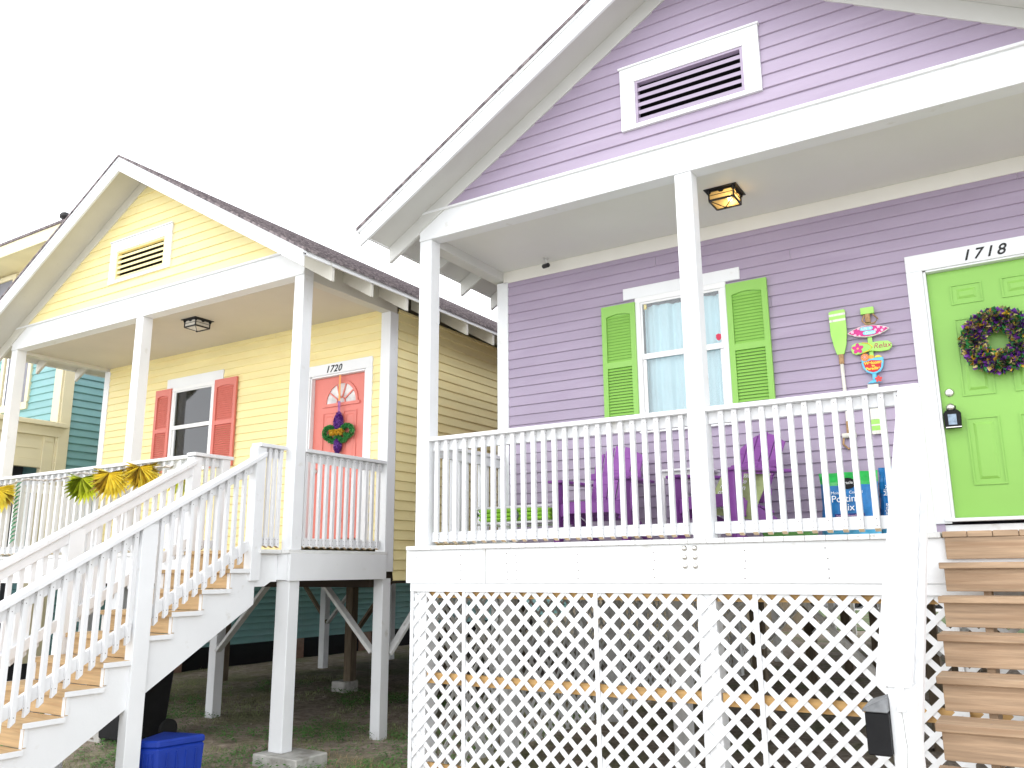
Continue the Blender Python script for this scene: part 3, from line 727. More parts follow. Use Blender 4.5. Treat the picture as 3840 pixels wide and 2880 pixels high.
for i in range(24): ft.prism([arc[i], arc2[i], arc2[i+1], arc[i+1]], 'y', yy-.016, yy-.0005)
ft.box(cx-rr_-.03, cx+rr_+.03, yy-.018, yy-.0005, cz-.04, cz-.001)
for a in (36, 72, 108, 144):
    ca, sa = math.cos(R(a)), math.sin(R(a)); ft.bar((cx+.07*ca, yy-.008, cz+.07*sa), (cx+.25*ca, yy-.008, cz+.25*sa), .018, .012, up=(0, 1, 0))
for i in range(12):
    a0, a1 = math.pi*i/12, math.pi*(i+1)/12
    ft.bar((cx+.07*math.cos(a0), yy-.008, cz+.07*math.sin(a0)), (cx+.07*math.cos(a1), yy-.008, cz+.07*math.sin(a1)), .016, .012, up=(0, 1, 0))
fl = ft.build('fanlight', CORALD, dy)
MB().prism(list(arc2), 'y', yy-.004, yy-.001).build('pane', mat('frosted_fanlight_glass', (.55, .52, .50), .25, .25, 9, spec=.8), fl)
dk = MB(); dk.lathe((DX+.07, yy-.0005, 1.02), [(.03, 0), (.028, -.01), (.012, -.018), (.012, -.035), (.027, -.045), (.03, -.06), (.004, -.075)], 16, ax='y'); dk.build('door_knob', SILV, dy, smooth=True)
tr = MB(); tr.box(-3.04, -2.918, YD-.026, YD+.02, .11, 2.24); tr.box(-1.968, -1.857, YD-.026, YD+.02, .11, 2.24); tr.box(-3.04, -1.857, YD-.026, YD+.02, 2.2405, 2.38)
tr.box(-2.9175, -2.894, YD-.01, YD+.1, .15, 2.225); tr.box(-1.992, -1.9685, YD-.01, YD+.1, .15, 2.225); tr.box(-2.8935, -1.9925, YD-.01, YD+.1, 2.216, 2.24)
tr.build('door_trim', WHITE, hy, .003)
text('1720', .125, BS, hy, (-2.64, YD-.0285, 2.262), shear=.30, thick=.004, name='house_number', spacing=1.12, bold=.0016)
# railings
fr = [-7.36+.1385*i for i in range(33)]
level_rail(hy, OX+.02, -2.90, -.265, 1.035, 'x', fr, -1, cap_over=(.05, .0))
newel = MB().box(-2.90, -2.79, -.33, -.22, .0005, 1.01).build('newel_post', WHITE, hy, .003)
level_rail(hy, -.215, .04, -2.83, 1.055, 'y', [-.15, -.06], 1, cap_over=(.13, .14))
B('newel_post', WHITE, hy, -2.89, -2.78, .045, .15, .0005, 1.018)
B('newel_post', WHITE, hy, -1.80, -1.69, -.42, -.30, -.30, 1.018)
level_rail(hy, -.29, -.03, -1.735, 1.056, 'y', [-.24, -.165, -.09], 1, cap_over=(.11, .0))
level_rail(hy, .145, YD-.03, YR-.055, 1.052, 'y', [.185+.1055*i for i in range(12)], 1)
level_rail(hy, .145, YD-.03, OX+.075, 1.052, 'y', [.185+.1055*i for i in range(12)], -1)
stairs(hy, -2.80, -1.70, -.33, 10, .1865, .302, WOOD, True, .004)
MB().box(-2.80, -1.70, -.36, -.062, -.0375, .0015).build('tread', [WOOD], hy, .004)
e_ = MB(); e_.box(-1.6995, -1.696, -.362, -.06, -.040, .0025); e_.build('tread_end', WHITE, hy)
MB().prism([(-.35, -.041), (-.042, -.041), (-.042, -.315), (-.12, -.315), (-.20, -.36), (-.35, -.36)], 'x', -1.775, -1.735).build('stringer_end', WHITE, hy, .003)
bp_ = [-.53-.098*i for i in range(10)]+[-1.66-.098*i for i in range(12)]
slope_rail(hy, -1.745, -.30, .972, -3.15, -.69, 1, bp_, under=.71)
slope_rail(hy, -2.84, -.30, .972, -3.15, -.69, -1, [-.42-.098*i for i in range(26)], under=.71)
for xx in (-1.80, -2.90):
    B('stair_post', WHITE, hy, xx, xx+.11, -1.62, -1.47, GZ-.05, .20 if xx > -2 else .2)
# foundation posts and braces
def fpost(x, y, m, zb=GZ-.05, wx=.14, zt=-.361): return B('foundation_post', m, hy, x, x+wx, y, y+.14, zb, zt, bevel=.005)
def block(x0, x1, y0, y1, z1):
    mb = MB(); mb.box(x0, x1, y0, y1, GZ-.06, z1); o = mb.build('footing_block', CONC, hy, .012); return o
fpost(YR-.185, 0, WHITE, -1.935, .185, -.301); block(YR-.27, YR+.33, -.12, .30, -1.936)
fpost(-4.57, 0, WHITE, -1.93, .143, -.301); block(-4.75, -4.33, -.13, .25, -1.931)
fpost(OX, 0, WHITE, GZ-.05, .143, -.301)
fpost(YR-.15, YD-.02, WHITE, zt=-.30); fpost(-4.54, YD-.02, WHITE, zt=-.401); fpost(OX, YD-.02, WHITE, zt=-.401)
fpost(OX+.15, 3.9, BROWNP); fpost(OX+.15, 6.3, WHITE); fpost(OX+.15, 8.3, WHITE); fpost(OX+.15, 10.8, WHITE)
fpost(-4.6, 4.05, BROWNP, -1.88); block(-4.78, -4.5, 3.98, 4.3, -1.881)
fpost(-4.6, 6.6, BROWNP); fpost(-4.6, 9.2, BROWNP)
fpost(YR-.15, 3.9, GREYP); fpost(YR-.15, 6.4, GREYP); fpost(YR-.15, 8.9, GREYP)
for a, b, m in (((-1.75, YD, -1.12), (-2.55, YD, -.36), GREYP), ((-4.39, YD, -1.22), (-3.5, YD, -.36), GREYP), ((-4.55, YD, -1.1), (-5.2, YD, -.42), GREYP),
                ((-1.64, YD+.15, -1.15), (-1.64, YD+.95, -.36), GREYP), ((-4.5, 4.2, -1.15), (-3.8, 4.2, -.36), BROWNP),
                ((-7.2, 6.35, -1.2), (-7.9, 6.35, -.45), BROWNP), ((-7.2, 6.35, -1.2), (-6.4, 6.35, -.38), GREYP)):
    MB().bar(a, b, .04, .095, up=(0, 1, 0) if abs(a[0]-b[0]) > .1 else (1, 0, 0)).build('knee_brace', m, hy, .003)

# =================================================================== TEAL HOUSE
TX, TY = -9.0, 1.62
ht_ = empty('house', (-12, 6, GZ), 'teal clapboard house with cream trim behind the yellow house', 'house')
siding('wall', TEAL, ht_, P0=(TX, TY, 0), ux=(0, 1, 0), nn=(1, 0, 0), s0=.0, s1=18, z0=-1.62, z1=4.3, ex=.1275, lap=.03, seed=20, bev=.014)
siding('wall', TEAL, ht_, P0=(0, TY, 0), ux=(1, 0, 0), nn=(0, -1, 0), s0=-15, s1=TX, z0=-1.62, z1=4.0, ex=.1275, lap=.02, bev=.008, openings=[(-10.95, -10.05, 2.75, 4.0)], seed=21)
MB().box(-15, TX, TY-.02, TY+.05, 4.0, 5.45).build('frieze_wall', CREAM, ht_); MB().box(TX-.05, TX+.02, TY+.05, 19, 4.3, 5.4).build('frieze_wall', CREAM, ht_)
c_ = MB(); c_.box(TX-.19, TX+.03, TY-.035, TY-.001, -1.5, 4.3); c_.box(TX+.0235, TX+.055, TY-.0005, TY+.18, -1.5, 4.3); c_.build('corner_board', CREAM, ht_, .003)
w_ = MB(); w_.box(-11.0, -10.0, TY-.05, TY-.0, 2.62, 2.75); w_.box(-10.08, -9.98, TY-.05, TY-.0, 2.7505, 4.0); w_.box(-11.0, -10.9, TY-.05, TY, 2.7505, 4.0)
wt_ = w_.build('window', CREAM, ht_, .003)
MB().box(-10.9, -10.08, TY+.02, TY+.03, 2.75, 4.0).build('blind', BLIND, wt_); 
w_ = MB(); w_.box(-11.6, -10.85, TY-.07, TY-.021, 5.2, 5.29); w_.box(-11.6, -11.5, TY-.07, TY-.021, 4.35, 5.1995); w_.box(-10.95, -10.85, TY-.07, TY-.021, 4.35, 5.1995)
wt_ = w_.build('window', CREAM, ht_, .003); MB().box(-11.5, -10.95, TY-.04, TY-.021, 4.35, 5.2).build('pane', BLIND, wt_)
rf = MB(); a = (-15.6, TX+.58, 1.0, 19.5); ze = 5.60
rf.add([(a[0], a[2], ze), (a[1], a[2], ze), (a[1], a[3], ze), (a[0], a[3], ze), (a[0], a[2], ze-.045), (a[1], a[2], ze-.045), (a[1], a[3], ze-.045), (a[0], a[3], ze-.045), (-12, 4.5, ze+.55), (-12, 16, ze+.55)],
       [(0, 1, 8), (1, 2, 9, 8), (2, 3, 9), (3, 0, 8, 9), (4, 5, 1, 0), (5, 6, 2, 1), (6, 7, 3, 2), (7, 4, 0, 3), (7, 6, 5, 4)])
rt = rf.build('roof', SHING, ht_)
sf = MB(); sf.box(a[0]+.02, a[1]-.02, a[2]+.02, a[2]+.06, ze-.27, ze-.0455); sf.box(a[1]-.06, a[1]-.02, a[2]+.0605, a[3], ze-.27, ze-.0455); sf.build('eave_fascia', CREAM, rt, .003)
MB().box(a[0]+.02, a[1]-.0605, a[2]+.0605, a[3], ze-.27, ze-.25).build('soffit', CREAM, rt)
pv = MB(); pv.lathe((-8.50, 1.07, ze), [(.05, 0), (.05, .05), (.085, .06), (.09, .10), (.07, .14), (.03, .16)], 16); pv.build('roof_vent', BLACK, rt, smooth=True)
# cream entry porch of the teal house
pc = MB()
PX = TX+.02; yb_ = TY-.04
pc.box(-11.6, PX, -1.2, 1.18-.62, -1.55, 2.02) if 0 else None
pc.box(PX-.12, PX, 1.40, yb_, -1.6, 2.02)               # pilaster beside the opening
pc.box(PX-.12, PX-.02, -.9, 1.3995, 1.62, 2.02)             # wall over the opening
pc.box(PX-.105, PX-.005, .9, 1.3995, 1.49, 1.6195)
pc.box(PX-.12, PX-.02, -.9, -.3, -1.6, 1.6195)
pc.box(-11.6, PX-.1205, -.9, -.8, -1.6, 2.02)
ep = pc.build('entry_porch', CREAM, ht_, .004)
cr = MB(); cr.box(-11.7, PX+.04, -.95, yb_+.08, 2.0205, 2.18); cr.box(-11.75, PX+.13, -1.05, yb_+.15, 2.1805, 2.25); cr.box(-11.72, PX+.10, -1.0, yb_+.11, 2.2505, 2.262)
cr.build('cornice', CREAM, ep, .004)
MB().box(PX-.019, PX-.008, .2, 1.32, 1.80, 1.815).build('panel_moulding', CREAM, ep)
MB().box(-11.5, PX-.9, -.7, TY-.03, -1.6, 2.0).build('interior', ROOM, ep)
MB().box(PX-.012, PX+.012, 1.42, 1.56, 1.93, 1.99).build('bracket', CREAM, ep)
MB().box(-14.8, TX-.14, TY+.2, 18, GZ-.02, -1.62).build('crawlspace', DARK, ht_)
for yy in (2.6, 4.1, 7.2, 9.4, 12):
    B('brick_pier', BRICK, ht_, TX-.42, TX-.1, yy, yy+.42, GZ-.05, -1.6, bevel=.01)

# =================================================================== THINGS
def ceiling_light(x, y, z, m, label, lit):
    e = empty('ceiling_light', (x, y, z), label, 'ceiling light', 'porch ceiling lights')
    b_ = MB(); s_ = .145
    b_.hexa([(x-s_, y-s_, z-.008), (x+s_, y-s_, z-.008), (x+s_, y+s_, z-.008), (x-s_, y+s_, z-.008), (x-s_, y-s_, z), (x+s_, y-s_, z), (x+s_, y+s_, z), (x-s_, y+s_, z)])
    b_.build('canopy_plate', BLACK, e, .002)
    c = MB(); q = .108; zt, zb, za = z-.0085, z-.10, z-.145
    for sx in (-1, 1):
        for sy in (-1, 1): c.box(x+sx*q-.006, x+sx*q+.006, y+sy*q-.006, y+sy*q+.006, zb, zt)
    for sx in (-1, 1):
        c.box(x-q, x+q, y+sx*q-.007, y+sx*q+.007, zb-.008, zb+.008); c.box(x+sx*q-.007, x+sx*q+.007, y-q, y+q, zb-.008, zb+.008)
        c.box(x-q, x+q, y+sx*q-.003, y+sx*q+.003, zb+.045, zb+.049); c.box(x+sx*q-.003, x+sx*q+.003, y-q, y+q, zb+.045, zb+.049)
        # scalloped band under the plate
        for k in range(3):
            u = -q+q*k; r0 = .03 if k == 1 else .025
            poly = [(u-r0, z-.0085), (u-r0*.6, z-.034), (u, z-.038), (u+r0*.6, z-.034), (u+r0, z-.0085)]
            c.prism([(x+p, r) for p, r in poly], 'y', y+sx*q-.004, y+sx*q+.004); c.prism([(y+p, r) for p, r in poly], 'x', x+sx*q-.004, x+sx*q+.004)
        c.box(x-q, x+q, y+sx*q-.0045, y+sx*q+.0045, z-.022, z-.009); c.box(x+sx*q-.0045, x+sx*q+.0045, y-q, y+q, z-.022, z-.009)
        for sy in (-1, 1): c.bar((x+sx*q, y+sy*q, zb), (x, y, za), .006, .006)
    c.lathe((x, y, za-.012), [(.004, 0), (.014, .006), (.014, .014), (.008, .022)], 10)
    c.build('cage', BLACK, e)
    gl = MB(); g_ = q-.004
    vs = [(x-g_, y-g_, zb), (x+g_, y-g_, zb), (x+g_, y+g_, zb), (x-g_, y+g_, zb), (x-g_, y-g_, zt), (x+g_, y-g_, zt), (x+g_, y+g_, zt), (x-g_, y+g_, zt), (x, y, za+.003)]
    gl.add(vs, [(0, 1, 5, 4), (1, 2, 6, 5), (2, 3, 7, 6), (3, 0, 4, 7), (1, 0, 8), (2, 1, 8), (3, 2, 8), (0, 3, 8)])
    gl.build('glass_panes', m, e)
    if lit:
        bb = MB(); bb.lathe((x+.045, y, z-.07), [(.004, -.03), (.018, -.022), (.024, 0), (.018, .02), (.008, .032)], 12); bb.build('bulb', LAMPB, e, smooth=True)
        pl = bpy.data.lights.new('lamp', 'POINT'); pl.energy = 2.2; pl.color = (1, .72, .36); pl.shadow_soft_size = .03
        po = bpy.data.objects.new('lamp_glow', pl); COL.objects.link(po); po.parent = e; po.location = (.05, 0, -.075)
    return e
def amber():
    m = bpy.data.materials.new('amber_seeded_glass'); m.use_nodes = True; n = m.node_tree; b = n.nodes['Principled BSDF']
    b.inputs['Base Color'].default_value = (.8, .66, .42, 1); b.inputs['Roughness'].default_value = .25
    t = n.nodes.new('ShaderNodeBsdfTransparent'); t.inputs[0].default_value = (1, .86, .55, 1)
    tl = n.nodes.new('ShaderNodeBsdfTranslucent'); tl.inputs[0].default_value = (1, .75, .35, 1)
    s = n.nodes.new('ShaderNodeMixShader'); s.inputs[0].default_value = .45; n.links.new(t.outputs[0], s.inputs[1]); n.links.new(b.outputs[0], s.inputs[2])
    s2 = n.nodes.new('ShaderNodeMixShader'); s2.inputs[0].default_value = .45; n.links.new(s.outputs[0], s2.inputs[1]); n.links.new(tl.outputs[0], s2.inputs[2])
    n.links.new(s2.outputs[0], n.nodes['Material Output'].inputs[0]); return m
ceiling_light(2.878, .655, 3.0198, amber(), 'lit amber lantern ceiling light with black frame under the lilac porch', True)
ceiling_light(-4.01, .49, 2.9525, FROST, 'unlit black framed ceiling light under the yellow porch', False)
# security camera under the lilac porch ceiling
e = empty('security_camera', (.765, 1.18, 3.02), 'small black security camera hanging from the lilac porch ceiling', 'security camera')
k = MB(); k.lathe((.765, 1.18, 3.0095), [(.035, 0), (.03, .01)], 14); k.bar((.765, 1.18, 3.0095), (.77, 1.17, 2.955), .014, .014); k.build('mount', GREYP, e)
k = MB(); k.tube([(.735, 1.18, 2.932), (.81, 1.145, 2.922)], .024, 14); k.build('body', BLACK, e)
# number lock box
e = empty('lock_box', (4.39, PD+.0, .95), 'black key lock box hanging from the lime door knob', 'lock box')
k = MB(); k.prism([(4.335, .86), (4.45, .86), (4.455, .98), (4.435, 1.005), (4.35, 1.005), (4.33, .98)], 'y', PD-.035, PD+.02); k.build('body', BLACKP, e, .006)
k = MB(); k.box(4.362, 4.422, PD-.039, PD-.0352, .885, .97); k.build('dial_window', mat('grey_blue_dial', (.25, .33, .42), .3, .3, 40), e)
k = MB(); k.tube([(4.365, PD-.01, 1.0), (4.362, PD-.01, 1.035), (4.39, PD-.01, 1.055), (4.418, PD-.01, 1.035), (4.415, PD-.01, 1.0)], .008, 8); k.build('shackle', BLACKP, e)
k = MB(); k.box(4.34, 4.452, PD-.04, PD-.0352, .862, .870); k.build('chrome_edge', SILV, e)
# wreath
def fluff(mb, c, n, rfun, size, nm, flat=.3, seed=1):
    rn = random.Random(seed)
    for i in range(n):
        p, nrm = rfun(rn); s_ = size*rn.uniform(.6, 1.5)
        d = Vector((rn.gauss(0, 1), rn.gauss(0, 1), rn.gauss(0, 1))).normalized(); d = (d+nrm*1.2).normalized()
        u = d.cross(Vector((rn.gauss(0, 1), rn.gauss(0, 1), rn.gauss(0, 1)))).normalized()*s_*.35
        a = p; b = p+d*s_*.6; c_ = p+d*s_
        mb.add([a, b+u, c_, b-u], [(0, 1, 2, 3)], rn.choice(nm))
WX, WZ, WY = 4.775, 1.52, PD-.03
e = empty('wreath', (WX, WY, WZ), 'bushy tinsel wreath of dark purple, gold and green on the lime door', 'wreath')
k = MB(); k.tube([(WX+.175*math.cos(a*math.pi/18), WY, WZ+.175*math.sin(a*math.pi/18)) for a in range(37)], .05, 10, cap=False); k.build('ring', BLKT, e, smooth=True)
def wr(rn):
    a = rn.uniform(0, 2*math.pi); b = rn.uniform(0, 2*math.pi); r_ = .052
    nn = Vector((math.cos(a)*math.cos(b), -abs(math.sin(b)), math.sin(a)*math.cos(b)))
    return Vector((WX+.175*math.cos(a), WY, WZ+.175*math.sin(a)))+nn*r_, nn
k = MB(); fluff(k, None, 3000, wr, .045, [0, 1, 1, 2, 3, 3, 3, 4, 4, 5, 5, 6], seed=5)
k.build('tinsel_leaves', [BLKT, PURT, GOLT, GRNT, OLIVT, mat('violet_tinsel', (.22, .06, .38), .3, .3, 30, metal=.3), mat('pale_gold_tinsel', (.75, .62, .25), .3, .3, 30, metal=.3)], e)
# fleur-de-lis
FX, FZ, FY = -2.41, 1.47, YD+.0
e = empty('door_decoration', (FX, FY, FZ), 'purple, green and gold tinsel fleur-de-lis hanging on the coral door', 'door decoration')
def spine(pts, rad, m, name, seed, size=.022, dens=1500):
    k = MB(); k.tube(pts, rad, 10); o = k.build(name, m[0], e, smooth=True)
    P = [Vector(p) for p in pts]; rads = rad if isinstance(rad, (list, tuple)) else [rad]*len(P)
    seg = [(P[i+1]-P[i]).length*(rads[i]+rads[i+1]+.01) for i in range(len(P)-1)]
    def f(rn):
        i = rn.choices(range(len(seg)), seg)[0]; t = rn.random(); p = P[i].lerp(P[i+1], t); r_ = rads[i]*(1-t)+rads[i+1]*t
        d = (P[i+1]-P[i]).normalized(); u = d.orthogonal().normalized(); v = d.cross(u); a = rn.uniform(0, 6.28)
        nn = u*math.cos(a)+v*math.sin(a); return p+nn*r_*.9, nn
    k = MB(); fluff(k, None, int(dens*sum(seg)/.02)+60, f, size, [0, 0, 1], seed=seed); k.build('tinsel', m, o)
lp = mat('lilac_tinsel', (.30, .12, .42), .35, .3, 40, metal=.2); lg = mat('light_green_tinsel', (.12, .42, .12), .35, .3, 40, metal=.2); ly = mat('bright_gold_tinsel', (.80, .52, .05), .3, .2, 40, metal=.3)
spine([(FX, FY, 1.735-.02*0), (FX, FY, 1.70), (FX, FY, 1.66), (FX, FY, 1.61), (FX, FY, 1.56), (FX, FY, 1.51), (FX, FY, 1.48)], [.008, .030, .048, .058, .052, .032, .014], [PURT, lp], 'top_petal', 1, .015, dens=1100)
spine([(FX, FY, 1.40), (FX, FY, 1.35), (FX, FY, 1.30), (FX, FY, 1.25), (FX, FY, 1.215)], [.02, .042, .048, .034, .01], [PURT, lp], 'bottom_petal', 2, .015, dens=1100)
for sx in (-1, 1):
    c = [(0.04, 1.47), (.08, 1.525), (.13, 1.555), (.185, 1.55), (.225, 1.52), (.235, 1.475), (.215, 1.43), (.17, 1.41), (.135, 1.425), (.125, 1.455)]
    spine([(FX+sx*a, FY-.005, b) for a, b in c], .019, [GRNT, lg], 'side_petal', 3+sx, .016, dens=1300)
spine([(FX+a, FY-.005, b) for a, b in ((-.15, 1.42), (-.12, 1.37), (-.06, 1.37), (0, 1.43), (.06, 1.37), (.12, 1.37), (.15, 1.42))], .019, [GRNT, lg], 'lower_scroll', 8, .016, dens=1300)
spine([(FX-.10, FY-.03, 1.475), (FX+.10, FY-.03, 1.475)], .022, [GOLT, ly], 'band', 9, .02, dens=1500)
k = MB(); k.tube([(FX-.012, FY, 1.73), (FX-.01, FY, 1.88)], .006, 6); k.tube([(FX+.012, FY, 1.73), (FX+.01, FY, 1.88)], .006, 6); k.build('hanging_cord', lp, e)
MB().box(FX-.013, FX+.017, FY-.005, FY-.002, 1.875, 2.21).build('ribbon', RIBB, e)
# paddle
e = empty('wall_paddle', (3.6, PD-.03, 1.4), 'lime green bladed wooden paddle hanging on the lilac wall', 'paddle')
y0 = PD-.045; y1 = PD-.022; px = 3.603
def wall_poly(poly, m, name, par, ya=y0, yb=y1, bevel=.003): 
    ar = sum(poly[i-1][0]*poly[i][1]-poly[i][0]*poly[i-1][1] for i in range(len(poly)))
    return MB().prism(poly if ar > 0 else poly[::-1], 'y', ya, yb).build(name, m, par, bevel)
wall_poly([(px-.03, 1.575), (px-.052, 1.66), (px-.068, 1.76), (px-.07, 1.96), (px-.045, 1.972), (px+.06, 1.972), (px+.065, 1.96), (px+.065, 1.76), (px+.052, 1.66), (px+.028, 1.575)], LIMEP, 'blade', e)
for zz in (1.885, 1.935): wall_poly([(px-.07, zz-.016), (px+.065, zz-.013), (px+.065, zz+.007), (px-.07, zz+.004)], BOARDW, 'stripe', e, y0-.002, y0-.0003, 0)
k = MB(); k.tube([(px, PD-.034, 1.575), (px, PD-.034, 1.49)], .021, 12); k.build('rope_wrap', ROPE, e)
k = MB(); k.tube([(px, PD-.034, 1.49), (px+.005, PD-.034, .99)], .015, 12); k.build('shaft', BOARDW, e)
k = MB(); k.tube([(px+.005, PD-.034, .99), (px+.005, PD-.034, .89)], .019, 12); k.build('rope_wrap', ROPE, e)
k = MB(); k.tube([(px-.05, PD-.034, .87), (px+.06, PD-.034, .87)], .022, 12); k.build('grip', BOARDW, e)
k = MB(); k.tube([(px-.04, PD-.034, .86), (px-.05, PD-.03, .80), (px-.01, PD-.03, .755), (px+.04, PD-.03, .78), (px+.045, PD-.034, .86)], .009, 8); k.build('rope_loop', ROPE, e, smooth=True)
# totem of beach signs
e = empty('wall_sign', (3.82, PD-.03, 1.4), 'stacked beach sign with pink surfboard, Relax sandal and cocktail glass', 'sign')
cx = 3.83
wall_poly([(3.795, 1.895), (3.90, 1.895), (3.90, 1.952), (3.795, 1.952)], LIMEP, 'top_grip', e, PD-.06, PD-.022)
k = MB(); k.tube([(3.845, PD-.038, 1.895), (3.845, PD-.038, 1.82)], .022, 10); k.build('rope_wrap', ROPE, e)
k = MB(); k.tube([(3.82, PD-.045, 1.89), (3.80, PD-.05, 1.84), (3.83, PD-.062, 1.802), (3.90, PD-.062, 1.805), (3.925, PD-.05, 1.84), (3.89, PD-.045, 1.888)], .007, 8); k.build('rope_loop', ROPE, e, smooth=True)
MB().box(3.828, 3.862, PD-.034, PD-.018, 1.45, 1.83).build('stake', LIMEP, e)
def ell(cx, cz, a, b, n=28, rot=0, pw_=1.):
    o = []
    for i in range(n):
        t = 2*math.pi*i/n; x = a*math.copysign(abs(math.cos(t))**pw_, math.cos(t)); z = b*math.copysign(abs(math.sin(t))**pw_, math.sin(t))
        o.append((cx+x*math.cos(rot)-z*math.sin(rot), cz+x*math.sin(rot)+z*math.cos(rot)))
    return o
def lens(cx, cz, a, b, n=14):
    u = [(cx-a+2*a*i/n, cz+b*math.sin(math.pi*i/n)**.8) for i in range(n+1)]
    d = [(cx+a-2*a*i/n, cz-b*math.sin(math.pi*i/n)**.8) for i in range(1, n)]
    return u+d
sb = wall_poly(lens(3.84, 1.745, .168, .052), BOARDW, 'surfboard', e, PD-.055, PD-.035)
wall_poly(lens(3.84, 1.745, .158, .045), PINK, 'surfboard_face', sb, PD-.0575, PD-.0553, 0)
fl_ = MB(); rn = random.Random(3)
def flower(mb, cx, cz, r, y, n=5, mi=0):
    for i in range(n):
        a = 2*math.pi*i/n+.3; q = ell(cx+r*.55*math.cos(a), cz+r*.55*math.sin(a), r*.5, r*.36, 10, a); mb.prism(q, 'y', y-.0012-.0002*i, y-.0002*i)
for (u, v, r_) in ((3.715, 1.75, .014), (3.735, 1.72, .012), (3.765, 1.775, .012), (3.925, 1.768, .014), (3.90, 1.745, .012), (3.95, 1.735, .012), (3.965, 1.755, .010), (3.93, 1.712, .011), (3.77, 1.71, .01)): flower(fl_, u, v, r_, PD-.0577)
fl_.build('flower_print', PALEP, sb)
wall_poly(ell(3.828, 1.766, .052, .017, 20, 0, .6), AQUA, 'text_patch', sb, PD-.0595, PD-.0585, 0); wall_poly(ell(3.850, 1.727, .052, .017, 20, 0, .6), AQUA, 'text_patch', sb, PD-.0595, PD-.0585, 0)
text('Life is', .034, WHT, sb, (3.789, PD-.0605, 1.757), thick=.001, shear=.1); text('Good', .036, WHT, sb, (3.812, PD-.0605, 1.716), thick=.001, shear=.1)
sn = [(3.69, 1.60), (3.70, 1.565), (3.73, 1.55), (3.78, 1.556), (3.84, 1.570), (3.92, 1.555), (3.985, 1.558), (4.012, 1.585), (4.012, 1.615), (3.985, 1.638), (3.92, 1.645), (3.84, 1.640), (3.78, 1.652), (3.73, 1.652), (3.70, 1.635)]
sn = wall_poly(sn, LIMEP, 'sandal', e, PD-.055, PD-.035)
fl_ = MB(); flower(fl_, 3.745, 1.602, .046, PD-.0553); fl_.build('pink_flower', PINK, sn)
k = MB(); k.lathe((3.745, PD-.057, 1.602), [(.008, 0), (.003, -.003)], 8, ax='y'); k.build('flower_centre', YELP, sn)
k = MB(); k.tube([(3.785, PD-.057, 1.647), (3.83, PD-.058, 1.637), (3.862, PD-.058, 1.602), (3.83, PD-.058, 1.572), (3.785, PD-.057, 1.56)], .004, 6); k.build('thong_strap', YELP, sn)
text('Relax', .062, mat('maroon_paint', (.40, .03, .10), .5, .1, 8), sn, (3.868, PD-.0565, 1.585), thick=.0012, shear=.28)
gl = [(3.765, 1.505), (3.935, 1.505), (3.937, 1.47), (3.925, 1.415), (3.90, 1.382), (3.872, 1.370), (3.868, 1.33), (3.905, 1.300), (3.912, 1.288), (3.792, 1.288), (3.80, 1.300), (3.838, 1.33), (3.835, 1.370), (3.80, 1.388), (3.775, 1.42), (3.763, 1.47)]
gp = wall_poly([(3.765, 1.505), (3.935, 1.505), (3.937, 1.47), (3.925, 1.415), (3.90, 1.382), (3.872, 1.370), (3.835, 1.370), (3.80, 1.388), (3.775, 1.42), (3.763, 1.47)], SKYB, 'cocktail_glass', e, PD-.055, PD-.035)
wall_poly([(3.838, 1.3695), (3.87, 1.3695), (3.868, 1.318), (3.838, 1.318)], SKYB, 'glass_stem', gp, PD-.055, PD-.035); wall_poly([(3.838, 1.3175), (3.868, 1.3175), (3.912, 1.292), (3.792, 1.292)], SKYB, 'glass_foot', gp, PD-.055, PD-.035)
wall_poly([(3.778, 1.475), (3.84, 1.488), (3.922, 1.475), (3.913, 1.42), (3.885, 1.39), (3.852, 1.382), (3.812, 1.396), (3.787, 1.43)], REDP, 'drink', gp, PD-.0575, PD-.0553, 0)
for bd, x_, z_, q_ in (('Welcome', 3.785, 1.453, .036), ('to', 3.842, 1.431, .026), ('Paradise', 3.793, 1.405, .034)): text(bd, q_, YELP, gp, (x_, PD-.0585, z_), thick=.001, bold=.0012, name='painted_word')
k = MB(); k.lathe((3.795, PD-.037, 1.518), [(.032, 0), (.032, -.024)], 20, ax='y'); o_ = k.build('orange_slice', ORAP, gp)
k = MB(); [k.bar((3.795, PD-.0618, 1.518), (3.795+.026*math.cos(a*.785), PD-.0618, 1.518+.026*math.sin(a*.785)), .002, .0015, up=(0, 1, 0)) for a in range(8)]; k.build('slice_lines', PALEP, o_)
wall_poly(ell(3.843, 1.516, .022, .018, 12), mat('amber_paint', (.85, .38, .04), .5, .1, 8), 'fruit', gp, PD-.057, PD-.035); wall_poly([(3.868, 1.508), (3.875, 1.52), (3.90, 1.526), (3.922, 1.514), (3.928, 1.5055), (3.87, 1.5055)], YELP, 'fruit', gp, PD-.057, PD-.035)
fl_ = MB(); flower(fl_, 3.885, 1.320, .028, PD-.0577); fl_.build('red_flower', REDF, gp)
wb = MB(); wb.box(3.79, 3.875, PD-.04, PD-.022, .985, 1.285); wb = wb.build('lower_board', BOARDW, e, .002)
for z0_, z1_, m in ((.945, .984, LIMEP), (.932, .9445, BOARDW), (.892, .9315, LIMEP), (.862, .8915, BOARDW)): MB().box(3.79, 3.875, PD-.04, PD-.022, z0_, z1_).build('stripe', m, wb)

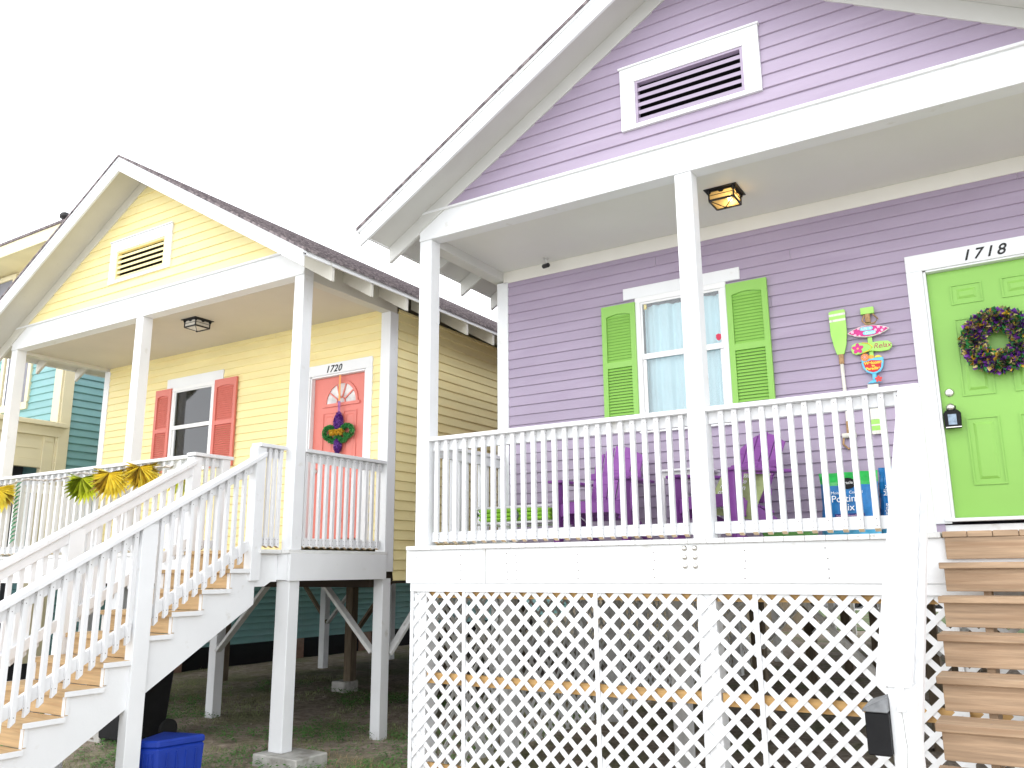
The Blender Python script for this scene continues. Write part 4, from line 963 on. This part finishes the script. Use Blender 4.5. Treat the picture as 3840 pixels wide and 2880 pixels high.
# adirondack chairs
def chair():
    e = empty('garden_chair', (0, 0, 0), 'purple resin garden chair with fan back beside the window, empty seat', 'chair', 'purple garden chairs on the lilac porch')
    k = MB()     # fan back of five slats, leaning backwards (+y)
    n = 5; zb, zt = .30, .93
    for i in range(n):
        u0, u1 = (i/n-.5), ((i+1)/n-.5)
        wb_, wt_ = .42, .50
        hh = (.865, .915, .93, .915, .865)[i]
        g0 = .006
        def P(u, z, t): 
            f = (z-zb)/(zt-zb); wd = wb_+(wt_-wb_)*min(f, 1.05); y = .45+.34*f+.10*(1-(2*u)**2)*-.35
            return (u*wd, y+t, z)
        za, zc = zb, hh; zs = [za+(zc-za)*j/5 for j in range(6)]
        ul, ur = u0+.014, u1-.014
        zl = hh-(.045 if i == 0 else .03 if i == 1 else 0); zr_ = hh-(.045 if i == 4 else .03 if i == 3 else 0)
        for j in range(5):
            a0, a1 = zs[j], zs[j+1]; b0, b1 = a0, a1
            if j == 4: a1 = zl; b1 = zr_
            k.hexa([P(ul, a0, 0), P(ur, b0, 0), P(ur, b0, .022), P(ul, a0, .022), P(ul, a1, 0), P(ur, b1, 0), P(ur, b1, .022), P(ul, a1, .022)])
    k.box(-.24, .24, .49, .52, .36, .42); k.box(-.25, .25, .60, .625, .60, .66)
    k.build('backrest', CHAIRP, e, .003)
    k = MB()
    for j in range(6):
        y = .02+j*.082; z = .36-.13*(j/6)
        k.hexa([(-.26, y, z-.02), (.26, y, z-.02), (.26, y+.075, z-.04), (-.26, y+.075, z-.04), (-.26, y, z), (.26, y, z), (.26, y+.075, z-.018), (-.26, y+.075, z-.018)])
    k.build('seat', CHAIRP, e, .003)
    k = MB(); k.prism([(-.30, .22), (-.20, .255), (.20, .255), (.30, .22), (.30, .345), (-.30, .345)], 'y', -.012, .014); k.build('apron', CHAIRP, e, .002)
    for s_ in (-1, 1):
        k = MB(); x0, x1 = (s_*.34, s_*.285) if s_ < 0 else (.285, .34)
        k.prism([(-.045, 0), (.045, 0), (.05, .40), (.085, .52), (-.05, .52), (-.05, .40)], 'x', x0, x1) ; k.build('leg', CHAIRP, e, .004)
        k = MB(); k.prism([(.0, .20), (.08, .33), (.45, .20), (.80, .035), (.80, 0), (.70, 0), (.40, .13)], 'x', *((-.282, -.245) if s_ < 0 else (.245, .282))); k.build('leg', CHAIRP, e, .003)
        k = MB(); xa = s_*.36; xb = s_*.24
        k.hexa([(min(xa, xb)-.02*(s_ < 0), -.07, .52), (max(xa, xb)+.02*(s_ > 0), -.07, .52), (max(xa, xb), .66, .545), (min(xa, xb), .66, .545), (min(xa, xb)-.02*(s_ < 0), -.07, .545), (max(xa, xb)+.02*(s_ > 0), -.07, .545), (max(xa, xb), .66, .57), (min(xa, xb), .66, .57)])
        k.build('armrest', CHAIRP, e, .006)
    return e
c1 = chair(); c2 = copy_tree(c1)
c1.location = (1.63, .36, .001); c1.rotation_euler.z = R(4)
c2.location = (2.63, .42, .001); c2.rotation_euler.z = R(-24)
c1['label'] = 'purple fan-backed garden chair beside the folded lime lounger, empty seat'
c2['label'] = 'purple fan-backed garden chair holding the patterned sage cushion'
# cushion
e = empty('cushion', (2.83, .60, .365), 'sage green cushion printed with white letters on the purple chair', 'cushion', rz=R(-24))
def pillow(w_, h_, t_, N=14):
    k = MB()
    for s_ in (-1, 1):
        vs = []
        for j in range(N+1):
            for i in range(N+1):
                u, v = 2*i/N-1, 2*j/N-1; d = ((1-u*u)*(1-v*v))**.45
                pin = 1-.06*(1-abs(u*v))
                vs.append((u*w_/2*pin, s_*t_/2*d, v*h_/2*pin))
        fs = [(j*(N+1)+i, j*(N+1)+i+1, (j+1)*(N+1)+i+1, (j+1)*(N+1)+i) for j in range(N) for i in range(N)]
        if s_ > 0: fs = [tuple(reversed(f)) for f in fs]
        k.add(vs, fs)
    return k
pk = pillow(.50, .42, .16); pk = pk.build('cushion_cover', CUSH, e, smooth=True, local=True)
pk.rotation_euler = (R(-28), R(8), 0); 
lt = MB(); rn = random.Random(2)
words = ['nicla', 'spero', 'cceip', 'ricon', 'slate', 'prise']
for r_ in range(6):
    cu = bpy.data.curves.new('t', 'FONT'); cu.body = words[r_]*2; cu.size = .062; cu.align_x = 'CENTER'; cu.extrude = .0005; cu.offset = .0012
    to = bpy.data.objects.new('t', cu); COL.objects.link(to); me = bpy.data.meshes.new_from_object(to.evaluated_get(bpy.context.evaluated_depsgraph_get()))
    bpy.data.objects.remove(to); bpy.data.curves.remove(cu)
    vs = []
    for v in me.vertices:
        x, z = v.co.x, v.co.y-.165+r_*.058; u, q = max(-1, min(1, x/.24)), max(-1, min(1, z/.2)); d = max(0, (1-u*u)*(1-q*q))**.45
        vs.append((x, -.080*d-.005-(.001 if v.co.z > 0 else 0), z))
    keep = [p.vertices[:] for p in me.polygons if all(abs(vs[i][0]) < .185 for i in p.vertices)]
    lt.add(vs, keep)
lt.build('letter_print', WHT, pk, local=True)
# side table between the chairs
e = empty('side_table', (2.30, .98, 0), 'small white side table between the two purple chairs', 'table')
k = MB(); k.box(2.08, 2.52, .80, 1.18, .615, .635); k.build('table_top', VINYL, e, .004)
MB().box(2.10, 2.50, .82, .835, .56, .6145).build('apron', GREYP, e); MB().box(2.10, 2.50, 1.145, 1.16, .56, .6145).build('apron', GREYP, e)
for a in (2.10, 2.475):
    for b in (.82, 1.14): MB().box(a, a+.022, b, b+.022, .001, .56).build('leg', VINYL, e)
# folded lounger
e = empty('folded_lounger', (.72, .62, 0), 'folded lime green sling lounger with white tube frame lying on the porch', 'lounge chair')
fr_ = MB()
def loop(x0, x1, y0, y1, z, r=.011, c=.05):
    p = [(x0+c, y0, z), (x1-c, y0, z), (x1-.3*c, y0+.3*c, z), (x1, y0+c, z), (x1, y1-c, z), (x1-.3*c, y1-.3*c, z), (x1-c, y1, z), (x0+c, y1, z), (x0+.3*c, y1-.3*c, z), (x0, y1-c, z), (x0, y0+c, z), (x0+.3*c, y0+.3*c, z), (x0+c, y0, z)]
    fr_.tube(p, r, 8)
loop(.36, 1.20, .42, .98, .205); loop(.34, 1.22, .40, 1.0, .345)
fr_.tube([(.42, .38, .205), (.42, .36, .03), (.47, .34, .013), (.86, .34, .013), (.92, .36, .05), (.95, .38, .205)], .012, 8)
fr_.tube([(.42, .98, .205), (.42, 1.0, .013), (.95, 1.0, .013), (.95, .98, .205)], .012, 8)
fr_.build('tube_frame', VINYL, e, smooth=True)
sl_ = MB()
for i, (z, t) in enumerate(((.245, .03), (.283, .034), (.323, .036))):
    for a, b in ((.40, .80), (.83, 1.18)):
        q = [(a, z-t/2), (b, z-t/2-.004*i*(a > .8)), (b, z+t/2-.006*i*(a > .8)), (a, z+t/2)]
        sl_.prism(q, 'y', .44, .96)
sl_.build('sling', LGRN, e, .012)
k = MB(); k.lathe((.375, .43, .29), [(.03, -.02), (.03, .02)], 12, ax='y'); k.lathe((.815, .43, .27), [(.04, -.015), (.04, .015)], 12, ax='y'); k.build('hinge', mat('grey_plastic', (.2, .21, .24), .5), e)
# low green box
e = empty('storage_box', (3.2, .75, 0), 'low green box on the deck between the purple chair and potting mix', 'box')
k = MB(); k.hexa([(3.02, .62, .001), (3.36, .62, .001), (3.36, .90, .001), (3.02, .90, .001), (3.0, .60, .10), (3.38, .60, .10), (3.38, .92, .10), (3.0, .92, .10)]); k.build('body', LGRN2, e, .006)
MB().box(2.995, 3.385, .595, .925, .1003, .115).build('lid', LGRN2, e, .004)
# potting mix bags
def bag(x, y, w_, h_, t_, rz, label, gtop):
    e = empty('soil_bag', (x, y, 0), label, 'bag', 'bags of potting mix on the lilac porch', rz=rz)
    k = MB(); N = 18; rn = random.Random(int(x*100))
    for s_ in (-1, 1):
        vs = []
        for j in range(N+1):
            for i in range(N+1):
                u, v = 2*i/N-1, j/N; d = (1-abs(u)**3)**.6*(min(1, v*6+.5))*(min(1, (1-v)*5+.05))
                wob = .012*noise.noise(Vector((u*3, v*5, x)))
                vs.append((u*w_/2*(1-.05*math.sin(v*math.pi))+wob*.5, s_*t_/2*d+wob, v*h_+.004*noise.noise(Vector((u*4, x, 1)))*(v > .9)+.001*(v == 0)))
        for j in range(N):
            for i in range(N):
                f = (j*(N+1)+i, j*(N+1)+i+1, (j+1)*(N+1)+i+1, (j+1)*(N+1)+i); u = 2*(i+.5)/N-1
                mi = 1 if gtop and (j+.5)/N > .80-.05*math.cos(u*2) and j < N-0 else (2 if (j+.5)/N < .20+.03*math.sin(u*4) else 0)
                k.add([vs[q] for q in f], [(0, 1, 2, 3) if s_ < 0 else (3, 2, 1, 0)], mi)
    b_ = k.build('bag_body', [BAGB, BAGG, BAGLB], e, smooth=True, local=True)
    b_.rotation_euler.x = R(-7)
    return e, b_
e, b_ = bag(3.60, 1.03, .46, .545, .15, R(-3), 'upright blue and green bag of potting mix leaning against the lilac wall', 1)
def ltext(body, size, m, par, o, **kw):
    t_ = text(body, size, m, None, o, **kw); t_.parent = par; return t_
ltext('Moisture', .032, WHT, b_, (-.12, -.088, .35), thick=.002, name='printed_word'); ltext('Control', .032, WHT, b_, (.02, -.088, .35), thick=.002, name='printed_word'); ltext('Potting', .078, WHT, b_, (-.12, -.09, .285), thick=.002, name='printed_word'); ltext('Mix', .078, WHT, b_, (-.06, -.09, .215), thick=.002, name='printed_word')
MB().box(-.10, .13, -.092, -.088, .155, .19).build('label_strip', mat('navy_print', (.01, .02, .16), .4), b_, local=True)
ltext('Feeds up to 6 months', .018, PALEP, b_, (-.085, -.0925, .168), thick=.001, name='printed_word')
k = MB(); k.prism(ell(.01, .435, .062, .045), 'y', -.082, -.076); k.build('brand_oval', BLACKP, b_, local=True)
ltext('Miracle', .034, WHT, b_, (-.048, -.0835, .43), thick=.001, name='printed_word')
e, b_ = bag(3.87, 1.17, .15, .58, .12, R(-14), 'narrower blue potting mix bag with sideways lettering behind the larger bag', 0)
ltext('Potting', .06, WHT, b_, (.03, -.075, .10), ux=(0, 0, 1), uy=(-1, 0, 0), thick=.002, name='printed_word'); ltext('Mix', .06, WHT, b_, (.03, -.075, .33), ux=(0, 0, 1), uy=(-1, 0, 0), thick=.002, name='printed_word')
# gold pinwheels on the yellow railing
def pinwheel(x, z, r, m, m2, label, y=-.36, rot=0., seed=1):
    e = empty('pinwheel', (x, y, z), label, 'decoration', 'foil fan rosettes on the yellow porch railing')
    rn = random.Random(seed); k = MB()
    c = Vector((x, y-.03, z+r*.45))
    def P(a, rr, yy): return Vector((x+rr*math.cos(a), y+yy, z+r*.45+rr*math.sin(a)))
    for lay, (n, f0, f1, d) in enumerate(((22, .82, 1.16, .0), (16, .55, .85, -.045))):
        for i in range(n):
            a0 = -math.pi*1.12+math.pi*1.24*i/n; a1 = a0+math.pi*1.24/n; am = (a0+a1)/2+rn.uniform(-.03, .03)
            q = .78+.42*max(0, -math.sin(am)); r1 = r*f1*q*rn.uniform(.92, 1.06); r0 = r*f0*q
            v = [c+Vector((0, d, 0)), P(a0, r0, d+.03), P(am, r1, d-.035+rn.uniform(-.02, .02)), P(a1, r0, d+.03), P(am, r0*.6, d-.05)]
            k.add(v, [(0, 1, 4), (1, 2, 4), (0, 4, 3), (4, 2, 3)], 1 if rn.random() < (.12 if math.cos(am) > -.2 else .6) else 0)  # second foil mostly on the left-hand pleats
    k.build('foil_pleats', [m, m2], e); e.rotation_euler.z = R(38); e.location.y -= .06
    return e
pinwheel(-4.66, .78, .225, GGOLD, mat('olive_foil', (.32, .38, .04), .25, .15, 20, metal=.6), 'green-gold foil rosette hanging left of the middle post of the yellow porch', seed=1)
pinwheel(-4.12, .80, .24, GOLD, DKGOLD, 'large gold foil rosette hanging right of the green-gold one', seed=2)
pinwheel(-3.56, .84, .22, GOLD, DKGOLD, 'gold foil rosette half hidden by the stair railing', seed=3)
pinwheel(-3.10, .74, .17, GGOLD, GOLD, 'yellow foil rosette seen between the left newel posts of the stairs', seed=4, y=-.2)
pinwheel(-6.55, .76, .24, GOLD, DKGOLD, 'gold foil rosette at the far left end of the yellow railing', seed=5)
e = empty('foil_fan', (-6.18, -.36, .65), 'long green foil streamer hanging beside the leftmost gold rosette', 'decoration')
k = MB()
for i in range(14):
    z = .93-i*.055; k.hexa([(-6.24, -.38, z-.06), (-6.14, -.40, z-.03), (-6.14, -.39, z-.03), (-6.24, -.37, z-.06), (-6.24, -.36, z-.005), (-6.12, -.38, z), (-6.12, -.37, z), (-6.24, -.35, z-.005)])
k.build('foil_strip', GFOIL, e)
e = empty('garland', (-4.9, -.35, .98), 'crumpled grey foil garland draped under the yellow porch rail cap', 'garland')
k = MB(); pts = []
for i in range(70):
    t = i/69; x = -7.2+4.1*t; pts.append((x, -.35-.012*math.sin(i*2.1), .965-.045*abs(math.sin(t*math.pi*3.5))+.008*math.sin(i*3.3)))
k.tube(pts, [.012+.006*math.sin(i*1.7) for i in range(70)], 5); k.build('foil_strand', SILVF, e)
# mailbox on the lilac stair newel
e = empty('mailbox', (4.15, -1.86, -.9), 'small black mailbox with grey sloping lid on the stair newel', 'mailbox')
k = MB(); k.box(4.115, 4.2145, -1.92, -1.81, -1.035, -.852); k.build('body', BLACKP, e, .006)
k = MB(); k.hexa([(4.105, -1.93, -.8515), (4.2145, -1.93, -.8515), (4.2145, -1.80, -.8515), (4.105, -1.80, -.8515), (4.108, -1.925, -.84), (4.2145, -1.89, -.79), (4.2145, -1.81, -.78), (4.13, -1.81, -.81)]); k.build('lid', mat('grey_lid', (.16, .165, .17), .45, .3, 20), e, .004)
# black wheeled bin
bx_, by_ = -4.02, .05
e = empty('wheeled_bin', (bx_, by_, GZ), 'tall black wheeled rubbish bin standing under the yellow porch stairs', 'bin', rz=0)
k = MB(); a, b = .25, .31; zb, zt = GZ+.03, GZ+1.0
k.hexa([(bx_-a, by_-a, zb), (bx_+a, by_-a, zb), (bx_+a, by_+a, zb), (bx_-a, by_+a, zb), (bx_-b, by_-b, zt), (bx_+b, by_-b, zt), (bx_+b, by_+b, zt), (bx_-b, by_+b, zt)]); k.build('body', BLACKP, e, .03)
k = MB(); k.hexa([(bx_-b-.03, by_-b-.03, zt), (bx_+b+.03, by_-b-.03, zt), (bx_+b+.03, by_+b+.03, zt), (bx_-b-.03, by_+b+.03, zt), (bx_-b+.02, by_-b+.02, zt+.06), (bx_+b-.02, by_-b+.02, zt+.06), (bx_+b-.02, by_+b-.02, zt+.08), (bx_-b+.02, by_+b-.02, zt+.08)]); k.tube([(bx_-.2, by_+b+.07, zt-.02), (bx_+.2, by_+b+.07, zt-.02)], .015, 8); k.build('lid', BLACKP, e, .012)
for s_ in (-1, 1): k = MB(); k.lathe((bx_+s_*.27, by_+.26, GZ+.11), [(.11, -.03), (.11, .03)], 18, ax='x'); k.build('wheel', TYRE, e)
# blue recycling tote
e = empty('recycling_tote', (-1.62, -1.2, GZ), 'closed bright blue plastic tote on the ground before the yellow stairs', 'bin')
A = [Vector((-1.80, -1.46)), Vector((-1.62, -1.36)), Vector((-1.54, -.93)), Vector((-1.98, -1.05))]
cn = sum(A, Vector((0, 0)))/4
def ring(s_, z): return [(cn.x+(p.x-cn.x)*s_, cn.y+(p.y-cn.y)*s_, z) for p in A]
k = MB(); k.hexa(ring(.9, GZ+.01)+ring(.97, -1.665)); k.build('body', BLUE, e, .012)
for t in (.2, .4, .6, .8):
    for i, j in ((0, 1), (1, 2)):
        p = A[i].lerp(A[j], t); d_ = (p-cn)*.975+cn; MB().box(d_.x-.006, d_.x+.006, d_.y-.006, d_.y+.006, GZ+.05, -1.70).build('rib', BLUE, e, .002)
k = MB(); k.hexa(ring(.985, -1.6645)+ring(.985, -1.60)); k.build('lid', BLUE, e, .015)
# far things seen through the lattice
e = empty('fence', (-8, 20.5, GZ), 'weathered tan board fence behind the houses, seen through the lattice', 'fence')
k = MB(); x = -16.0
rn = random.Random(6)
while x < -1.2: k.box(x, x+.135, 20.5, 20.52, GZ-.05, -.28+rn.uniform(-.02, .02)); x += .145
k.build('fence_boards', TANH, e); k = MB(); k.box(-16, -1.2, 20.521, 20.56, -.6, -.5); k.build('rail', TANH, e)
for x in (-15, -12.6, -10.2, -7.8, -5.4, -3.0): B('fence_post', BROWNP, e, x, x+.1, 20.57, 20.67, GZ-.05, -.3)
def car(x, y, rz, m, label):
    e = empty('parked_car', (0, 0, 0), label, 'car', 'cars parked on the street behind the houses')
    k = MB(); prof = [(-2.2, .35), (2.2, .35), (2.25, .7), (2.1, .85), (1.2, .95), (.6, 1.42), (-.9, 1.46), (-1.7, 1.0), (-2.2, .92), (-2.3, .6)]
    k.prism(prof, 'y', -.85, .85); k.build('body', m, e, .05, local=True)
    k = MB(); k.prism([(1.05, .97), (.55, 1.36), (-.85, 1.40), (-1.45, 1.0)], 'y', -.87, .87); k.build('windows', BLACK, e, local=True)
    for xx in (-1.35, 1.4):
        for yy in (-.84, .84):
            k = MB(); k.lathe((xx, yy, .33), [(.33, -.1), (.33, .1)], 22, ax='y'); w_ = k.build('wheel', TYRE, e, local=True)
            k = MB(); k.lathe((xx, yy, .33), [(.2, -.115), (.2, .115)], 10, ax='y'); k.build('rim', SILV, w_, local=True)
    e.location = (x, y, GZ+.02); e.rotation_euler.z = rz
car(-4.2, 35.6, R(2), CARP, 'dark car parked behind the houses, seen through the lattice')
car(1.8, 37.5, R(0), CARW, 'white car parked behind the houses, seen at the right of the lattice')
e = empty('house', (-4, 52, GZ), 'distant tan house across the back street seen through the lattice', 'house')
siding('wall', TANH, e, P0=(0, 50, 0), ux=(1, 0, 0), nn=(0, -1, 0), s0=-16, s1=14, z0=GZ, z1=3.2, ex=.2, seed=31)
MB().prism([(49.5, 3.2), (58, 3.2), (54, 6)], 'x', -16.5, 14.5).build('roof', SHING, e)
for xx in (-12, -8, -3, 1, 6, 10):
    w_ = MB().box(xx, xx+1.2, 49.93, 49.97, -.6, 1.2).build('window', WHITE, e); MB().box(xx+.1, xx+1.1, 49.90, 49.925, -.5, 1.1).build('pane', BLACK, w_)

# =================================================================== ground cover (stuff)
def patch(name, n, reg, m, h0, h1, wid, label, mask, seed, leaf=False):
    k = MB(); rn = random.Random(seed); c = 0; tries = 0
    while c < n and tries < n*12:
        tries += 1; x = rn.uniform(reg[0], reg[1]); y = rn.uniform(reg[2], reg[3])
        if noise.noise(Vector((x*.9+seed, y*.9, 1.3)))+.5*noise.noise(Vector((x*3+seed, y*3, 0))) < mask: continue
        z = GZ+(.05*noise.noise(Vector((x*.6, y*.6, 0)))+.02*noise.noise(Vector((x*2.5, y*2.5, 3))))-.004; c += 1
        if leaf:
            for q in range(4):
                a = rn.uniform(0, 6.28); h = rn.uniform(h0, h1); r_ = rn.uniform(.02, .05); s_ = rn.uniform(.5, 1)*wid
                p = Vector((x+r_*math.cos(a), y+r_*math.sin(a), z+h)); u = Vector((math.cos(a+1.57), math.sin(a+1.57), rn.uniform(-.3, .3)))*s_; v = Vector((math.cos(a), math.sin(a), rn.uniform(-.4, .5)))*s_
                k.add([p-u*.6, p+v, p+u*.6, p-v*.8], [(0, 1, 2, 3)])
        else:
            a = rn.uniform(0, 6.28); h = rn.uniform(h0, h1); dx, dy_ = math.cos(a)*wid, math.sin(a)*wid; lx, ly_ = rn.gauss(0, h*.5), rn.gauss(0, h*.5)
            k.add([(x-dx, y-dy_, z), (x+dx, y+dy_, z), (x+lx, y+ly_, z+h)], [(0, 1, 2)])
    return tag(k.build(name, m), label, kind='stuff')
tag(patch('grass', 20000, (-9.2, .3, -3.4, 5.5), GRASSM, .02, .06, .004, 'short thin grass growing in the dirt around the posts', -.02, 3), cat='grass')
tag(patch('weeds', 5200, (-7, .0, -1.2, 4.2), WEEDM, .01, .09, .022, 'low leafy green weeds under the yellow porch', .12, 9, True), cat='weeds')
tag(patch('straw', 900, (-1.9, .2, -.9, .6), STRAW, .03, .10, .003, 'dry straw tufts beside the concrete footing', .0, 5), cat='straw')
k = MB(); rn = random.Random(8)
for i in range(160):
    x, y = rn.uniform(-9, 0), rn.uniform(-2.5, 6); r_ = rn.uniform(.006, .02)
    k.lathe((x, y, GZ+.02), [(r_*.6, -r_*.6), (r_, 0), (r_*.5, r_*.5)], 6)
tag(k.build('pebbles', mat('tan_pebble', (.30, .26, .21), .9, .3, 10)), 'small stones scattered on the dirt', 'stones', kind='stuff')
